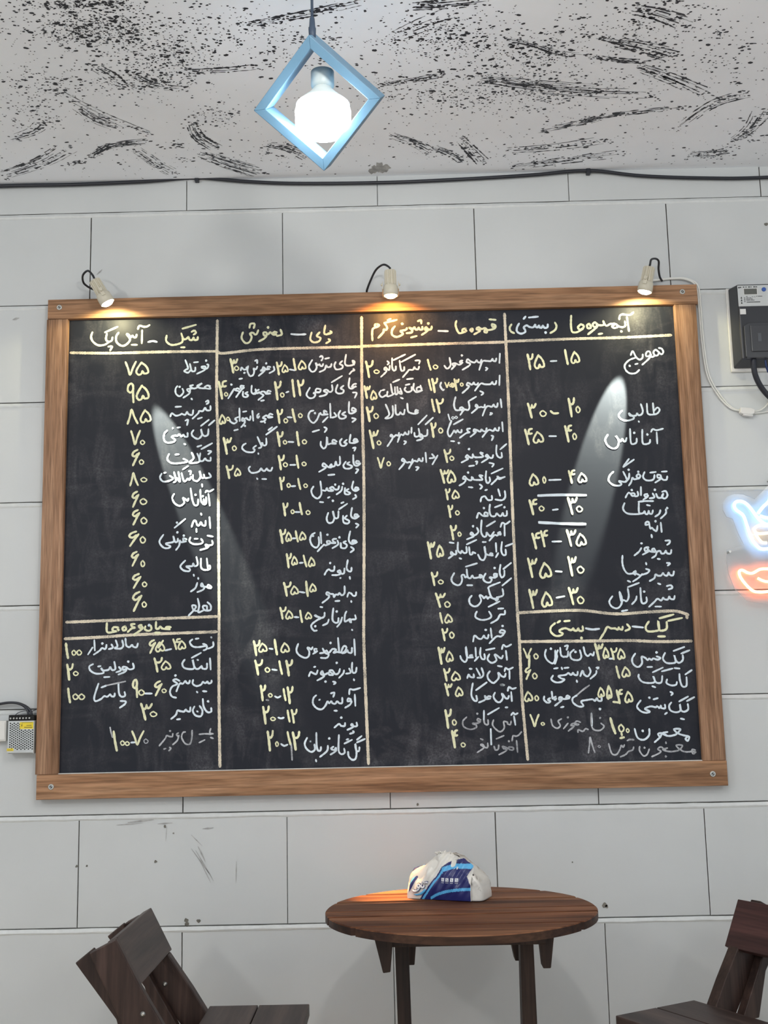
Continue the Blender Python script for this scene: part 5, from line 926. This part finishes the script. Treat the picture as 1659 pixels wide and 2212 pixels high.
    for k in range(4):
        u = .0930 + k * .0113; h = .0470
        b.tube([on_front(u - .0018, h + .002, .0014), on_front(u + (.0018 if k % 2 else .0004), h - .0005, .0014), on_front(u - .001 + k * .0006, h - .0025, .0014)], .0005, 5)
    b.build('icon_print', M['navy'], pk)
tissue_pack()

# ------------------------------------------------------------------ chairs
def chair(label, loc, rz, slatmat, flip=1, drop=0.0):
    """low plank chair; its own +x is the way it faces, local y = .175 / -.175 are the two sides"""
    t = thing('wooden_chair', label, 'chair', loc, rz, 'dark plank chairs at the round table')
    Y = .175
    # backrest slat across the two posts, leaning back
    b = MB(); dx = Vector((.052, 0, -.0995)).normalized(); nx = Vector((dx.z, 0, -dx.x))
    if nx.x > 0: nx = -nx
    A = Vector((-.142 + drop * .5, 0, .725 - drop)); B = Vector((-.090 + drop * .7, 0, .6255 - drop * 1.4)); K = nx * .024
    b.hexa([(A.x, -Y, A.z), (B.x, -Y, B.z), (B.x + K.x, -Y, B.z + K.z), (A.x + K.x, -Y, A.z + K.z), (A.x, Y, A.z), (B.x, Y, B.z), (B.x + K.x, Y, B.z + K.z), (A.x + K.x, Y, A.z + K.z)])
    b.build('backrest_slat', slatmat, t, .002)
    for s in (-1, 1):
        if s * flip < 0: y0, y1 = s * Y - (.022 if s < 0 else 0), s * Y + (0 if s < 0 else .022)
        else: y0, y1 = (s * Y - .044, s * Y - .012) if s > 0 else (s * Y + .012, s * Y + .044)
        off = 0.0
        P = [(-.197, .696), (-.140, .724), (-.086, .626), (-.034, .543), (.020, .460), (.060, .400), (.250, .0), (.205, .0), (.020, .372), (-.052, .452), (-.123, .548)]
        if s * flip > 0: P = [(-.197, .696), (-.168, .711), (-.1135, .6125), (-.0915, .6235), (-.034, .543)] + P[4:]
        b = MB(); b.prism(P, 'Y', y0, y1); b.build('back_post', M['chair_z'], t, .0025)
        # second ply bolted against the inside of the post, set back a little
        ya, yb = (y1 + .0005, y1 + .026) if s < 0 else (y0 - .026, y0 - .0005)
        P2 = [(-.232, .672), (-.196, .700), (-.118, .560), (-.055, .455), (-.110, .455), (-.142, .556)]
        b = MB(); b.prism(P2, 'Y', ya, yb); b.build('post_ply', M['chair_z'], t, .0025)
        b = MB(); b.prism([(-.090, .0), (-.045, .0), (.215, .430), (.215, .465), (.190, .465)], 'Y', ya, yb); b.build('rear_leg', M['chair_z'], t, .0025)
        f = -1 if s < 0 else -1
        b = MB()
        for bx, bz in (((-.080, .572),) if s < 0 else ((-.098, .556),)):
            b.lathe([(.0058, 0), (.0058, .002), (.0030, .0035), (.0022, .006)], 12, 0, Matrix.Translation((bx, y0, bz)) @ Matrix.Rotation(PI / 2, 4, 'X'))
        b.build('bolt', M['steel'], t)
    xs = [-.002, .1185, .2430]
    for k in range(2):
        b = MB(); b.box((xs[k] + .0012, -.205, .462), (xs[k + 1] - .0012, .190, .490)); b.build('seat_plank', M['chair_y'], t, .002)
    b = MB(); b.box((-.070, -.120, .440), (.225, -.095, .4615)); b.build('seat_batten', M['chair_z'], t, .002)
    b = MB(); b.box((-.070, .080, .440), (.225, .105, .4615)); b.build('seat_batten', M['chair_z'], t, .002)
    b = MB(); b.box((.175, -.135, .19), (.200, .12, .235)); b.build('stretcher', M['chair_z'], t, .002)
    return t
chair('dark brown wooden chair facing right at the left of the round table', (.385, -.405, 0), 0.0, M['chair_y'])
chair('dark reddish wooden chair cut by the right edge of the photo', (1.652, -.425, 0), math.radians(210), M['redchair'], -1, .012)

# ------------------------------------------------------------------ pieces that belong to one part sit under that part
def stem(o): return o.name.split('.')[0]
def under(root, child, parent, pick=None):
    ps = [o for o in root.children if stem(o) == parent]
    for c in [o for o in root.children if stem(o) == child]:
        p = ps[0] if pick is None else pick(c, ps)
        d = c.location - p.location; c.parent = p; c.location = d
for r in [o for o in COL.objects if o.parent is None]:
    k = stem(r)
    if k == 'spotlight': under(r, 'lens', 'lamp_collar'); 
    if k == 'pendant_lamp': under(r, 'bulb_base', 'light_bulb'); under(r, 'cord_grip', 'cord')
    if k == 'electric_meter':
        for c in ('display', 'label_print', 'pen_number', 'blue_button'): under(r, c, 'printed_label')
        under(r, 'cover_label', 'terminal_cover')
    if k == 'power_supply':
        for c in ('vent_holes', 'warning_sticker', 'small_sticker'): under(r, c, 'metal_case')
        under(r, 'terminal_screws', 'terminal_block')
    if k == 'tissue_pack':
        under(r, 'icon_print', 'printed_front')
        for c in ('logo_outline', 'logo_word', 'logo_swash', 'printed_icons'): under(r, c, 'printed_front')
    if k == 'wooden_chair':
        my = lambda o: sum(v.co.y for v in o.data.vertices) / len(o.data.vertices)
        under(r, 'bolt', 'back_post', lambda c, ps: min(ps, key=lambda p: abs(my(p) - my(c))))
    if k == 'chalkboard':
        mz = lambda o: sum(v.co.z for v in o.data.vertices) / len(o.data.vertices)
        under(r, 'frame_screw', 'frame_rail', lambda c, ps: min(ps, key=lambda p: abs(mz(p) - mz(c))))
